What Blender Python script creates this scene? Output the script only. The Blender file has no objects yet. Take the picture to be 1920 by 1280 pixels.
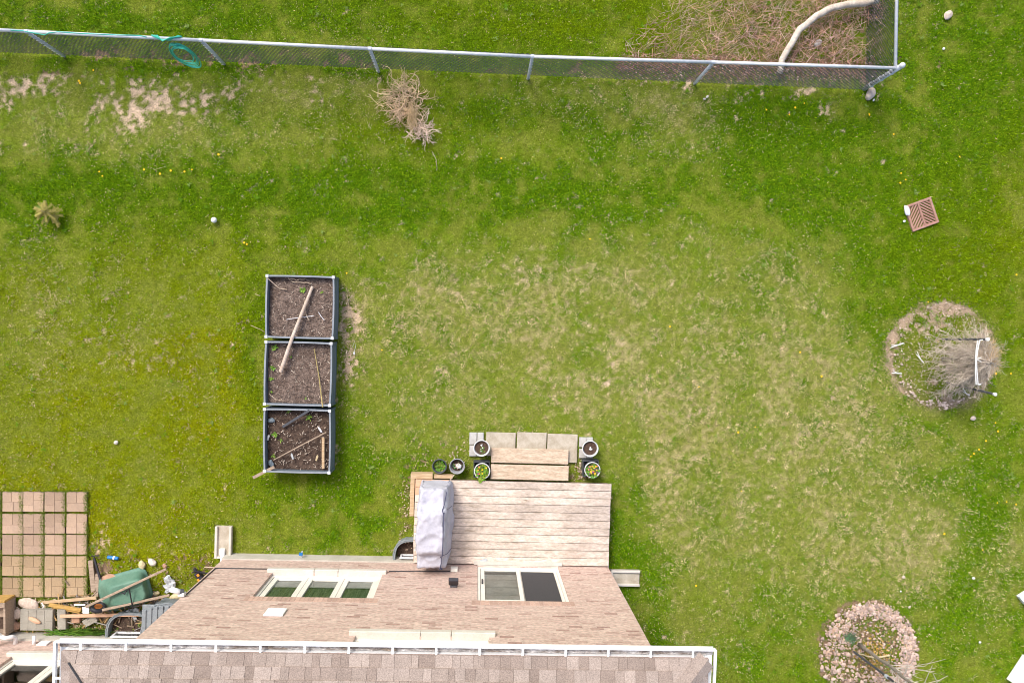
import bpy, bmesh, math, random
import numpy as np
from mathutils import Vector, Matrix, Quaternion

random.seed(7)
rng = np.random.default_rng(11)
R = math.radians
SC = bpy.context.scene
COL = SC.collection

# ------------------------------------------------------------------ camera
CAM_H = 14.5                      # metres above the lawn
FPX = 1390.0                      # focal length, in pixels of the 1920 px wide frame
NAD = (896.2, 612.8)              # where "straight down" falls in the frame
cam_d = bpy.data.cameras.new("camera")
cam = bpy.data.objects.new("camera", cam_d)
COL.objects.link(cam)
cam_d.sensor_width = 36.0
cam_d.lens = 36.0 * FPX / 1920.0
cam_d.clip_end = 2000
_n = Vector(((NAD[0] - 960) / FPX, -(NAD[1] - 640) / FPX, -1)).normalized()
CQ = _n.rotation_difference(Vector((0, 0, -1)))
cam.rotation_mode = 'QUATERNION'
cam.rotation_quaternion = CQ
cam.location = (0, 0, CAM_H)
SC.camera = cam

# ------------------------------------------------------------------ world + sun (bright overcast)
SUN_EL, SUN_AZ = 50.0, -30.0      # azimuth from +Y (top of the photo) towards -X
world = bpy.data.worlds.new("World")
SC.world = world
world.use_nodes = True
wn = world.node_tree.nodes
bg = wn['Background']
sky = wn.new('ShaderNodeTexSky')
sky.sky_type = 'NISHITA'
sky.sun_disc = False
sky.sun_elevation = R(SUN_EL)
sky.sun_rotation = R(SUN_AZ)
sky.air_density = 1.0
sky.dust_density = 4.0
sky.ozone_density = 0.6
world.node_tree.links.new(sky.outputs[0], bg.inputs[0])
bg.inputs[1].default_value = 0.15
sd = bpy.data.lights.new("sun", 'SUN')
sd.energy = 1.5
sd.angle = R(16)
sd.color = (1.0, 0.965, 0.91)
sun = bpy.data.objects.new("sun", sd)
COL.objects.link(sun)
_sv = Vector((math.sin(R(SUN_AZ)) * math.cos(R(SUN_EL)), math.cos(R(SUN_AZ)) * math.cos(R(SUN_EL)), math.sin(R(SUN_EL))))
sun.rotation_euler = _sv.to_track_quat('Z', 'Y').to_euler()
sun.location = (0, 0, 30)
SC.view_settings.view_transform = 'Standard'
SC.view_settings.look = 'None'
SC.view_settings.gamma = 1.0
SC.view_settings.exposure = 0.72
SC.cycles.filter_width = 1.0

# ------------------------------------------------------------------ helpers
_RM = np.array(CQ.to_matrix())


def W(px, py, z=0.0):
    """the place at height z that the photograph shows at (px, py)"""
    d = _RM @ np.array([(px - 960) / FPX, -(py - 640) / FPX, -1.0])
    t = (CAM_H - z) / -d[2]
    return Vector((d[0] * t, d[1] * t, z))


def PX(x, y, z=0.0):
    """inverse, works on arrays"""
    v = np.stack([np.asarray(x, float), np.asarray(y, float), np.full(np.shape(x), z - CAM_H, float)], -1)
    c = v @ _RM
    return 960 + FPX * c[..., 0] / -c[..., 2], 640 - FPX * c[..., 1] / -c[..., 2]


def lattice(seed, n=256):
    return np.random.default_rng(seed).random((n, n))


def vn(x, y, s, seed):
    L = lattice(seed)
    X = np.asarray(x) / s + 1000.37
    Y = np.asarray(y) / s + 1000.71
    xi = np.floor(X).astype(int); yi = np.floor(Y).astype(int)
    fx = X - xi; fy = Y - yi
    fx = fx * fx * (3 - 2 * fx); fy = fy * fy * (3 - 2 * fy)
    a = L[xi % 256, yi % 256]; b = L[(xi + 1) % 256, yi % 256]
    c = L[xi % 256, (yi + 1) % 256]; d = L[(xi + 1) % 256, (yi + 1) % 256]
    return (a * (1 - fx) + b * fx) * (1 - fy) + (c * (1 - fx) + d * fx) * fy


def fbm(x, y, s, seed, o=4, g=0.55):
    t = 0; a = 1; n = 0
    for k in range(o):
        t = t + a * vn(x + 13.1 * k, y - 7.7 * k, s / 2 ** k, seed + k); n += a; a *= g
    return t / n


def sstep(a, b, x):
    t = np.clip((x - a) / (b - a), 0, 1)
    return t * t * (3 - 2 * t)


# ---- materials
def pmat(name, c1, c2=None, scale=6.0, rough=0.85, bump=0.0, stretch=(1, 1, 1), metal=0.0, attr=None,
         c3=None, fine=None, spec=0.3, lo=0.35, hi=0.65, blot=None):
    m = bpy.data.materials.new(name)
    m.use_nodes = True
    nt = m.node_tree; N = nt.nodes; L = nt.links
    b = N['Principled BSDF']
    b.inputs['Roughness'].default_value = rough
    b.inputs['Metallic'].default_value = metal
    b.inputs['Specular IOR Level'].default_value = spec
    tc = N.new('ShaderNodeTexCoord')
    mp = N.new('ShaderNodeMapping')
    mp.inputs['Scale'].default_value = stretch
    L.new(tc.outputs['Object'], mp.inputs['Vector'])
    nz = N.new('ShaderNodeTexNoise')
    nz.inputs['Scale'].default_value = scale
    nz.inputs['Detail'].default_value = 6
    nz.inputs['Roughness'].default_value = 0.65
    L.new(mp.outputs[0], nz.inputs['Vector'])
    rp = N.new('ShaderNodeValToRGB')
    c2 = c2 or tuple(v * 0.8 for v in c1)
    e = rp.color_ramp.elements
    e[0].position = lo; e[0].color = (*c1, 1)
    e[1].position = hi; e[1].color = (*c2, 1)
    if c3:
        k = e.new((lo + hi) / 2 + 0.12); k.color = (*c3, 1)
    L.new(nz.outputs[0], rp.inputs[0])
    out = rp.outputs[0]
    if fine:
        n2 = N.new('ShaderNodeTexNoise'); n2.inputs['Scale'].default_value = fine[0]; n2.inputs['Detail'].default_value = 3
        L.new(mp.outputs[0], n2.inputs['Vector'])
        mr = N.new('ShaderNodeMapRange')
        mr.inputs['From Min'].default_value = 0.3; mr.inputs['From Max'].default_value = 0.7
        mr.inputs['To Min'].default_value = 1 - fine[1]; mr.inputs['To Max'].default_value = 1 + fine[1]
        L.new(n2.outputs[0], mr.inputs[0])
        mx = N.new('ShaderNodeVectorMath'); mx.operation = 'SCALE'
        L.new(out, mx.inputs[0]); L.new(mr.outputs[0], mx.inputs['Scale'])
        out = mx.outputs[0]
    if blot:
        n3 = N.new('ShaderNodeTexNoise'); n3.inputs['Scale'].default_value = blot[0]; n3.inputs['Detail'].default_value = 4
        L.new(tc.outputs['Object'], n3.inputs['Vector'])
        mr = N.new('ShaderNodeMapRange')
        mr.inputs['From Min'].default_value = 0.35; mr.inputs['From Max'].default_value = 0.6
        mr.inputs['To Min'].default_value = 1 - blot[1]; mr.inputs['To Max'].default_value = 1.03
        L.new(n3.outputs[0], mr.inputs[0])
        mx = N.new('ShaderNodeVectorMath'); mx.operation = 'SCALE'
        L.new(out, mx.inputs[0]); L.new(mr.outputs[0], mx.inputs['Scale'])
        out = mx.outputs[0]
    if attr:
        at = N.new('ShaderNodeAttribute'); at.attribute_name = attr
        mx = N.new('ShaderNodeVectorMath'); mx.operation = 'MULTIPLY'
        L.new(out, mx.inputs[0]); L.new(at.outputs['Color'], mx.inputs[1])
        out = mx.outputs[0]
    L.new(out, b.inputs['Base Color'])
    if bump:
        bp = N.new('ShaderNodeBump')
        bp.inputs['Strength'].default_value = bump
        bp.inputs['Distance'].default_value = 0.02
        L.new(nz.outputs[0], bp.inputs['Height'])
        L.new(bp.outputs[0], b.inputs['Normal'])
    return m


M = {}
M['lawn'] = pmat('lawn_soil', (1, 1, 1), (0.66, 0.66, 0.66), 12, 0.95, 0.5, attr='tint', fine=(48, 0.55), spec=0.0)
M['blade'] = pmat('grass_blade', (1, 1, 1), (0.9, 0.9, 0.9), 3, 0.9, attr='tint', spec=0.02)
M['galv'] = pmat('galvanised_steel', (0.60, 0.64, 0.72), (0.44, 0.48, 0.56), 14, 0.5, metal=0.1)
M['rail'] = pmat('pale_rail', (0.72, 0.73, 0.75), (0.55, 0.57, 0.60), 11, 0.5, metal=0.1)
M['wire'] = pmat('fence_wire', (0.062, 0.066, 0.074), (0.04, 0.04, 0.046), 10, 0.7)
M['hose'] = pmat('teal_hose', (0.03, 0.36, 0.27), (0.08, 0.55, 0.42), 25, 0.45)
M['slate'] = pmat('slate_panel', (0.115, 0.150, 0.180), (0.15, 0.185, 0.215), 5, 0.55, stretch=(1, 1, 6))
M['rim'] = pmat('bed_rim', (0.21, 0.24, 0.27), (0.28, 0.31, 0.345), 8, 0.45)
M['cap'] = pmat('white_cap', (0.78, 0.78, 0.80), (0.66, 0.66, 0.70), 20, 0.5)
M['soil'] = pmat('bed_soil', (0.085, 0.058, 0.045), (0.20, 0.15, 0.122), 9, 0.95, 1.0, fine=(45, 0.6), lo=0.32, hi=0.68)
M['soil_dark'] = pmat('dark_soil', (0.035, 0.022, 0.017), (0.11, 0.075, 0.055), 12, 0.95, 1.0, fine=(60, 0.5), lo=0.3, hi=0.7)
M['potsoil'] = pmat('pot_soil', (0.06, 0.035, 0.025), (0.11, 0.07, 0.05), 40, 0.95, 1.0)
M['deck'] = pmat('weathered_deck', (0.70, 0.60, 0.53), (0.34, 0.265, 0.20), 4.5, 0.85, 0.25, stretch=(1.0, 3.2, 3.2), attr='tint', c3=(0.53, 0.44, 0.36), fine=(16, 0.22), lo=0.42, hi=0.70, blot=(1.3, .20))
M['tread'] = pmat('step_wood', (0.62, 0.50, 0.38), (0.44, 0.33, 0.235), 4, 0.85, 0.2, stretch=(1, 5, 5), fine=(18, 0.22))
M['newwood'] = pmat('new_wood', (0.66, 0.43, 0.29), (0.57, 0.34, 0.21), 3, 0.75, 0.1, stretch=(1, 9, 9))
M['underwood'] = pmat('frame_wood', (0.30, 0.23, 0.17), (0.20, 0.15, 0.10), 5, 0.85, stretch=(1, 5, 5))
M['oldwood'] = pmat('old_wood', (0.42, 0.33, 0.25), (0.25, 0.19, 0.14), 6, 0.85, 0.3, stretch=(1, 6, 6))
M['tanwood'] = pmat('tan_wood', (0.55, 0.42, 0.27), (0.40, 0.27, 0.15), 6, 0.85, 0.2, stretch=(1, 6, 6))
M['yellowwood'] = pmat('split_wood', (0.52, 0.34, 0.11), (0.36, 0.21, 0.06), 9, 0.85, 0.3, stretch=(1, 6, 6))
M['pole'] = pmat('pale_pole', (0.62, 0.52, 0.44), (0.45, 0.34, 0.26), 8, 0.8)
M['bamboo'] = pmat('bamboo', (0.45, 0.36, 0.15), (0.32, 0.26, 0.10), 12, 0.7)
M['twig'] = pmat('straw_twig', (0.62, 0.50, 0.38), (0.42, 0.32, 0.23), 9, 0.85)
M['vine'] = pmat('dead_vine', (0.66, 0.47, 0.40), (0.42, 0.27, 0.22), 5, 0.9, attr='tint')
M['bark'] = pmat('grey_bark', (0.33, 0.29, 0.25), (0.22, 0.19, 0.16), 15, 0.9, 0.4)
M['greytwig'] = pmat('grey_twig', (0.56, 0.50, 0.43), (0.40, 0.34, 0.28), 7, 0.9, attr='tint')
M['log'] = pmat('bleached_log', (0.64, 0.57, 0.48), (0.42, 0.35, 0.28), 6, 0.85, 0.4, fine=(30, 0.15))
M['stone'] = pmat('pale_stone', (0.62, 0.52, 0.44), (0.46, 0.37, 0.30), 8, 0.9, 0.4, fine=(40, 0.15))
M['slab'] = pmat('concrete_slab', (0.52, 0.47, 0.39), (0.36, 0.31, 0.235), 5, 0.9, 0.25, fine=(60, 0.08))
M['paver'] = pmat('pink_paver', (0.48, 0.36, 0.27), (0.34, 0.26, 0.205), 4, 0.9, 0.3, fine=(50, 0.16), attr='tint', blot=(2.2, .22))
M['greypaver'] = pmat('grey_paver', (0.36, 0.34, 0.29), (0.28, 0.26, 0.22), 5, 0.9, 0.3, fine=(50, 0.14))
M['cobble'] = pmat('cobble', (0.50, 0.49, 0.47), (0.38, 0.37, 0.35), 6, 0.9, 0.3, fine=(50, 0.1))
M['concrete'] = pmat('foundation', (0.52, 0.49, 0.43), (0.43, 0.40, 0.34), 4, 0.9, 0.2, fine=(40, 0.06))
M['sill'] = pmat('sill_stone', (0.62, 0.58, 0.52), (0.53, 0.49, 0.43), 3, 0.8, 0.1, fine=(40, 0.05))
M['white'] = pmat('white_paint', (0.86, 0.86, 0.86), (0.78, 0.78, 0.78), 8, 0.4)
M['offwhite'] = pmat('cream_frame', (0.78, 0.75, 0.68), (0.70, 0.67, 0.60), 5, 0.45)
M['grime'] = pmat('gutter_silt', (0.66, 0.64, 0.63), (0.17, 0.125, 0.095), 4, 0.8, 0.3, stretch=(1, 3, 1), c3=(0.33, 0.27, 0.22), fine=(30, .3), lo=.38, hi=.62)
M['black'] = pmat('black_plastic', (0.022, 0.022, 0.028), (0.035, 0.035, 0.045), 10, 0.5)
M['darkgrey'] = pmat('dark_grey', (0.06, 0.065, 0.075), (0.09, 0.095, 0.11), 10, 0.5)
M['plastic'] = pmat('well_plastic', (0.25, 0.28, 0.30), (0.18, 0.21, 0.23), 4, 0.45, stretch=(3, 3, 1))
M['cover'] = pmat('grill_cover', (0.50, 0.50, 0.57), (0.42, 0.42, 0.49), 3, 0.75, 0.12, fine=(30, 0.06))
M['seam'] = pmat('dark_seam', (0.10, 0.10, 0.16), (0.06, 0.06, 0.12), 8, 0.7)
M['pot'] = pmat('white_pot', (0.72, 0.72, 0.72), (0.62, 0.62, 0.62), 6, 0.45)
M['greypot'] = pmat('grey_pot', (0.33, 0.34, 0.35), (0.26, 0.27, 0.28), 6, 0.5)
M['leaf'] = pmat('leaf', (0.10, 0.22, 0.02), (0.18, 0.33, 0.04), 12, 0.6, attr='tint')
M['yellow'] = pmat('yellow_petal', (0.90, 0.62, 0.01), (0.85, 0.50, 0.01), 30, 0.6)
M['purple'] = pmat('purple_petal', (0.20, 0.05, 0.20), (0.30, 0.08, 0.22), 30, 0.6)
M['orange'] = pmat('orange_plastic', (0.80, 0.30, 0.03), (0.70, 0.25, 0.03), 30, 0.5)
M['rust'] = pmat('rusty_hub', (0.40, 0.13, 0.03), (0.25, 0.08, 0.02), 30, 0.8)
M['green'] = pmat('green_poly', (0.085, 0.185, 0.135), (0.13, 0.24, 0.18), 4, 0.5, fine=(30, 0.07))
M['blue'] = pmat('blue_plastic', (0.03, 0.22, 0.55), (0.02, 0.15, 0.42), 10, 0.4)
M['bag'] = pmat('plastic_bag', (0.58, 0.60, 0.62), (0.40, 0.44, 0.46), 12, 0.4, 0.5)
M['iron'] = pmat('rusty_iron', (0.42, 0.25, 0.19), (0.33, 0.18, 0.13), 9, 0.85, 0.3, fine=(60, 0.12))
M['pit'] = pmat('pit', (0.012, 0.008, 0.006), (0.018, 0.012, 0.009), 10, 0.9)
M['brickred'] = pmat('broken_brick', (0.46, 0.29, 0.20), (0.36, 0.21, 0.14), 9, 0.9, 0.3)
M['cream'] = pmat('cream_foam', (0.62, 0.54, 0.34), (0.50, 0.42, 0.24), 12, 0.9, 0.6)
M['gravel'] = pmat('crushed_stone', (0.56, 0.45, 0.38), (0.38, 0.29, 0.24), 5, 0.9, 0.2, attr='tint')
M['blind'] = pmat('blind', (0.85, 0.85, 0.80), (0.62, 0.62, 0.58), 5, 0.6)
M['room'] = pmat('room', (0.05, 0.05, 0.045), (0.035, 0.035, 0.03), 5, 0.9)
M['screen'] = pmat('insect_screen', (0.055, 0.055, 0.06), (0.045, 0.045, 0.05), 40, 0.7)
M['shingle'] = pmat('shingle', (1, 1, 1), (0.86, 0.86, 0.86), 5, 0.95, 0.3, attr='tint', fine=(75, 0.28), spec=0.15)
M['tar'] = pmat('tar', (0.03, 0.03, 0.035), (0.05, 0.05, 0.055), 10, 0.7)
M['strap'] = pmat('white_strap', (0.75, 0.75, 0.73), (0.62, 0.62, 0.60), 15, 0.7)
M['straw'] = pmat('straw', (0.60, 0.50, 0.31), (0.46, 0.36, 0.20), 15, 0.85)
M['conifer'] = pmat('dying_conifer', (0.44, 0.37, 0.11), (0.30, 0.28, 0.07), 15, 0.85)


def glass_mat():
    m = bpy.data.materials.new('window_glass'); m.use_nodes = True
    nt = m.node_tree; N = nt.nodes; L = nt.links
    N.remove(N['Principled BSDF'])
    o = N['Material Output']
    t = N.new('ShaderNodeBsdfTransparent'); t.inputs[0].default_value = (0.92, 0.95, 0.92, 1)
    g = N.new('ShaderNodeBsdfGlossy'); g.inputs['Roughness'].default_value = 0.02
    fr = N.new('ShaderNodeFresnel'); fr.inputs[0].default_value = 1.6
    mx = N.new('ShaderNodeMixShader')
    L.new(fr.outputs[0], mx.inputs[0]); L.new(t.outputs[0], mx.inputs[1]); L.new(g.outputs[0], mx.inputs[2])
    L.new(mx.outputs[0], o.inputs[0])
    return m


M['glass'] = glass_mat()


def brick_mat():
    m = bpy.data.materials.new('tan_brick'); m.use_nodes = True
    nt = m.node_tree; N = nt.nodes; L = nt.links
    b = N['Principled BSDF']; b.inputs['Roughness'].default_value = 0.9; b.inputs['Specular IOR Level'].default_value = 0.2
    tc = N.new('ShaderNodeTexCoord'); sp = N.new('ShaderNodeSeparateXYZ'); ad = N.new('ShaderNodeMath'); ad.operation = 'ADD'
    cb = N.new('ShaderNodeCombineXYZ')
    L.new(tc.outputs['Object'], sp.inputs[0])
    L.new(sp.outputs[0], ad.inputs[0]); L.new(sp.outputs[1], ad.inputs[1])
    L.new(ad.outputs[0], cb.inputs[0]); L.new(sp.outputs[2], cb.inputs[1])
    br = N.new('ShaderNodeTexBrick')
    L.new(cb.outputs[0], br.inputs['Vector'])
    br.inputs['Color1'].default_value = (0, 0, 0, 1); br.inputs['Color2'].default_value = (1, 1, 1, 1)
    br.inputs['Mortar'].default_value = (0.5, 0.5, 0.5, 1)
    br.inputs['Scale'].default_value = 1.0
    br.inputs['Brick Width'].default_value = 0.215
    br.inputs['Row Height'].default_value = 0.068
    br.inputs['Mortar Size'].default_value = 0.005
    br.inputs['Mortar Smooth'].default_value = 0.3
    rp = N.new('ShaderNodeValToRGB')
    cs = [(0.0, (0.36, 0.225, 0.19)), (0.08, (0.49, 0.345, 0.295)), (0.30, (0.61, 0.455, 0.390)), (0.58, (0.56, 0.405, 0.350)),
          (0.76, (0.65, 0.50, 0.43)), (0.95, (0.53, 0.375, 0.325))]
    e = rp.color_ramp.elements
    e[0].position = cs[0][0]; e[0].color = (*cs[0][1], 1)
    e[1].position = cs[-1][0]; e[1].color = (*cs[-1][1], 1)
    for p, c in cs[1:-1]:
        k = e.new(p); k.color = (*c, 1)
    L.new(br.outputs['Color'], rp.inputs[0])
    # streaky face texture, drawn out along the courses
    mp = N.new('ShaderNodeMapping'); mp.inputs['Scale'].default_value = (15, 24, 1)
    L.new(cb.outputs[0], mp.inputs['Vector'])
    nz = N.new('ShaderNodeTexNoise'); nz.inputs['Scale'].default_value = 1.0; nz.inputs['Detail'].default_value = 5
    L.new(mp.outputs[0], nz.inputs['Vector'])
    mr = N.new('ShaderNodeMapRange'); mr.inputs['From Min'].default_value = 0.3; mr.inputs['From Max'].default_value = 0.7
    mr.inputs['To Min'].default_value = 0.68; mr.inputs['To Max'].default_value = 1.18
    L.new(nz.outputs[0], mr.inputs[0])
    sc = N.new('ShaderNodeVectorMath'); sc.operation = 'SCALE'
    L.new(rp.outputs[0], sc.inputs[0]); L.new(mr.outputs[0], sc.inputs['Scale'])
    mx = N.new('ShaderNodeMixRGB'); mx.inputs[2].default_value = (0.50, 0.41, 0.34, 1)
    L.new(br.outputs['Fac'], mx.inputs[0]); L.new(sc.outputs[0], mx.inputs[1])
    L.new(mx.outputs[0], b.inputs['Base Color'])
    bp = N.new('ShaderNodeBump'); bp.inputs['Strength'].default_value = 0.6; bp.inputs['Distance'].default_value = 0.008; bp.invert = True
    L.new(br.outputs['Fac'], bp.inputs['Height']); L.new(bp.outputs[0], b.inputs['Normal'])
    return m


M['brick'] = brick_mat()


# ---- mesh builder
class MB:
    def __init__(s):
        s.v = []; s.f = []; s.c = []; s.smooth = False

    def add(s, vs, fs, col=(1, 1, 1)):
        o = len(s.v)
        s.v += [tuple(p) for p in vs]
        s.f += [tuple(i + o for i in f) for f in fs]
        s.c += [col] * len(vs)
        return s

    def box(s, a, b, col=(1, 1, 1), bev=0.0, mat=None):
        x0, y0, z0 = a; x1, y1, z1 = b
        if x0 > x1: x0, x1 = x1, x0
        if y0 > y1: y0, y1 = y1, y0
        if z0 > z1: z0, z1 = z1, z0
        e = min(bev, (x1 - x0) / 3, (y1 - y0) / 3, (z1 - z0) / 3)
        if e <= 0:
            vs = [(x0, y0, z0), (x1, y0, z0), (x1, y1, z0), (x0, y1, z0), (x0, y0, z1), (x1, y0, z1), (x1, y1, z1), (x0, y1, z1)]
            fs = [(3, 2, 1, 0), (4, 5, 6, 7), (0, 1, 5, 4), (1, 2, 6, 5), (2, 3, 7, 6), (3, 0, 4, 7)]
        else:
            def ring(z, d):
                return [(x0 + d, y0, z), (x1 - d, y0, z), (x1, y0 + d, z), (x1, y1 - d, z), (x1 - d, y1, z), (x0 + d, y1, z), (x0, y1 - d, z), (x0, y0 + d, z)]

            def ins(z, d):
                return [(x0 + d, y0 + d, z), (x1 - d, y0 + d, z), (x1 - d, y0 + d, z), (x1 - d, y1 - d, z), (x1 - d, y1 - d, z), (x0 + d, y1 - d, z), (x0 + d, y1 - d, z), (x0 + d, y0 + d, z)]
            q = ring(z0, e * .5), ring(z1 - e, e * .5)
            t = [(x0 + e, y0 + e, z1), (x1 - e, y0 + e, z1), (x1 - e, y1 - e, z1), (x0 + e, y1 - e, z1)]
            vs = q[0] + q[1] + t
            fs = [tuple(range(7, -1, -1))]
            for i in range(8):
                fs.append((i, (i + 1) % 8, 8 + (i + 1) % 8, 8 + i))
            fs += [(8, 9, 17, 16), (9, 10, 17), (10, 11, 18, 17), (11, 12, 18), (12, 13, 19, 18), (13, 14, 19), (14, 15, 16, 19), (15, 8, 16), (16, 17, 18, 19)]
        if mat is not None:
            vs = [mat @ Vector(p) for p in vs]
        return s.add(vs, fs, col)

    def beam(s, a, b, w, h, col=(1, 1, 1), bev=0.0):
        """box from a to b, w wide (level), h thick"""
        a = Vector(a); b = Vector(b); d = b - a; L = d.length
        x = d.normalized(); y = Vector((0, 0, 1)).cross(x)
        if y.length < 1e-4: y = Vector((0, 1, 0))
        y.normalize(); z = x.cross(y)
        m = Matrix((x, y, z)).transposed().to_4x4(); m.translation = a
        return s.box((0, -w / 2, -h / 2), (L, w / 2, h / 2), col, bev, m)

    def tube(s, pts, r0, r1=None, n=5, col=(1, 1, 1), cap=True):
        pts = [Vector(p) for p in pts]
        if r1 is None: r1 = r0
        k = len(pts); rings = []; ref = None
        for i, p in enumerate(pts):
            d = (pts[min(i + 1, k - 1)] - pts[max(i - 1, 0)])
            if d.length < 1e-9: d = Vector((0, 0, 1))
            d.normalize()
            if ref is None:
                ref = Vector((0, 0, 1)) if abs(d.z) < .9 else Vector((1, 0, 0))
            u = d.cross(ref)
            if u.length < 1e-5: u = d.cross(Vector((0, 1, 0)))
            u.normalize(); w = d.cross(u); ref = -w if False else ref
            r = r0 + (r1 - r0) * i / max(1, k - 1)
            rings.append([p + (u * math.cos(t) + w * math.sin(t)) * r for t in [2 * math.pi * j / n for j in range(n)]])
        vs = [q for rg in rings for q in rg]; fs = []
        for i in range(k - 1):
            for j in range(n):
                fs.append((i * n + j, i * n + (j + 1) % n, (i + 1) * n + (j + 1) % n, (i + 1) * n + j))
        if cap:
            fs.append(tuple(range(n - 1, -1, -1))); fs.append(tuple((k - 1) * n + j for j in range(n)))
        return s.add(vs, fs, col)

    def lathe(s, c, prof, n=24, col=(1, 1, 1), wob=0.0):
        """prof: list of (r, z); c: centre"""
        vs = []; fs = []
        for r, z in prof:
            for j in range(n):
                t = 2 * math.pi * j / n
                rr = r * (1 + wob * math.sin(3 * t + 1))
                vs.append((c[0] + rr * math.cos(t), c[1] + rr * math.sin(t), c[2] + z))
        for i in range(len(prof) - 1):
            for j in range(n):
                fs.append((i * n + j, i * n + (j + 1) % n, (i + 1) * n + (j + 1) % n, (i + 1) * n + j))
        return s.add(vs, fs, col)

    def rock(s, c, r, col=(1, 1, 1), sub=1, rough=0.22, flat=0.6, rz=None):
        bm = bmesh.new(); bmesh.ops.create_icosphere(bm, subdivisions=sub, radius=1)
        if not isinstance(r, (tuple, list)): r = (r, r * random.uniform(.7, 1), r * flat)
        a = random.uniform(0, 6.28) if rz is None else rz
        ca, sa = math.cos(a), math.sin(a); vs = []
        for v in bm.verts:
            k = 1 + random.uniform(-rough, rough)
            x, y, z = v.co.x * r[0] * k, v.co.y * r[1] * k, v.co.z * r[2] * k
            vs.append((c[0] + x * ca - y * sa, c[1] + x * sa + y * ca, c[2] + z))
        fs = [[v.index for v in f.verts] for f in bm.faces]; bm.free()
        return s.add(vs, fs, col)

    def poly(s, pts, z0, z1, col=(1, 1, 1)):
        """upright prism over a level outline (counter-clockwise)"""
        n = len(pts)
        ar = sum(pts[i][0] * pts[(i + 1) % n][1] - pts[(i + 1) % n][0] * pts[i][1] for i in range(n))
        if ar < 0: pts = pts[::-1]
        vs = [(p[0], p[1], z0) for p in pts] + [(p[0], p[1], z1) for p in pts]
        fs = [tuple(range(n - 1, -1, -1)), tuple(range(n, 2 * n))] + [(i, (i + 1) % n, n + (i + 1) % n, n + i) for i in range(n)]
        return s.add(vs, fs, col)

    def build(s, name, mat, parent=None, smooth=False, origin=None):
        me = bpy.data.meshes.new(name)
        vs = s.v
        o = bpy.data.objects.new(name, me)
        if parent is None and origin is None:
            A = np.array(vs)
            origin = ((A[:, 0].min() + A[:, 0].max()) / 2, (A[:, 1].min() + A[:, 1].max()) / 2, A[:, 2].min())
        if origin is not None:
            vs = [(p[0] - origin[0], p[1] - origin[1], p[2] - origin[2]) for p in vs]
            o.location = origin
        me.from_pydata(vs, [], s.f)
        me.materials.append(M[mat] if isinstance(mat, str) else mat)
        if smooth:
            me.polygons.foreach_set('use_smooth', [True] * len(me.polygons))
        ca = me.color_attributes.new('tint', 'FLOAT_COLOR', 'POINT')
        ca.data.foreach_set('color', np.array([(*c, 1) for c in s.c], dtype=np.float32).ravel())
        me.update()
        COL.objects.link(o)
        if parent is not None:
            o.parent = parent
        return o


def tag(o, label=None, cat=None, group=None, kind=None):
    if label: o['label'] = label
    if cat: o['category'] = cat
    if group: o['group'] = group
    if kind: o['kind'] = kind
    return o


def thing(name, loc, label, cat, group=None, rz=0.0):
    o = bpy.data.objects.new(name, None)
    o.empty_display_size = 0.1
    COL.objects.link(o)
    o.location = loc; o.rotation_euler = (0, 0, rz)
    return tag(o, label, cat, group)


def dup(root, loc, rz, label=None):
    r = root.copy(); COL.objects.link(r); r.location = loc; r.rotation_euler = (0, 0, rz)
    if label: r['label'] = label
    for ch in list(root.children):
        c = ch.copy(); COL.objects.link(c); c.parent = r
        for g in ch.children:
            d = g.copy(); COL.objects.link(d); d.parent = c
    return r


def wob(a, b, n, amp, zamp=None):
    """a crooked line from a to b"""
    a = Vector(a); b = Vector(b); zamp = amp * .5 if zamp is None else zamp
    out = []
    for i in range(n + 1):
        t = i / n; k = math.sin(math.pi * t) ** .5 if 0 < t < 1 else 0
        out.append(a.lerp(b, t) + Vector((random.uniform(-amp, amp), random.uniform(-amp, amp), random.uniform(-zamp, zamp))) * k)
    return out


# ------------------------------------------------------------------ the house frame
TH = R(-1.85)
P0 = W(427, 1039.5, 0)
HX = Vector((math.cos(TH), math.sin(TH), 0)); HY = Vector((-math.sin(TH), math.cos(TH), 0))


def toH(p):
    d = Vector(p) - P0
    return Vector((d.dot(HX), d.dot(HY), p[2]))


def fromH(u, v, z=0.0):
    q = P0 + HX * u + HY * v
    return Vector((q.x, q.y, z))


def onwall(px, py, v=0.0):
    """(u, z) of the point of the wall plane y=v (house frame) seen at this pixel"""
    a = W(px, py, 0); c = Vector((0, 0, CAM_H))
    ha = (a - P0).dot(HY) - v; hc = (Vector((0, 0, 0)) - P0).dot(HY) - v
    t = hc / (hc - ha)
    p = c.lerp(a, t)
    return (p - P0).dot(HX), p.z



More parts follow.
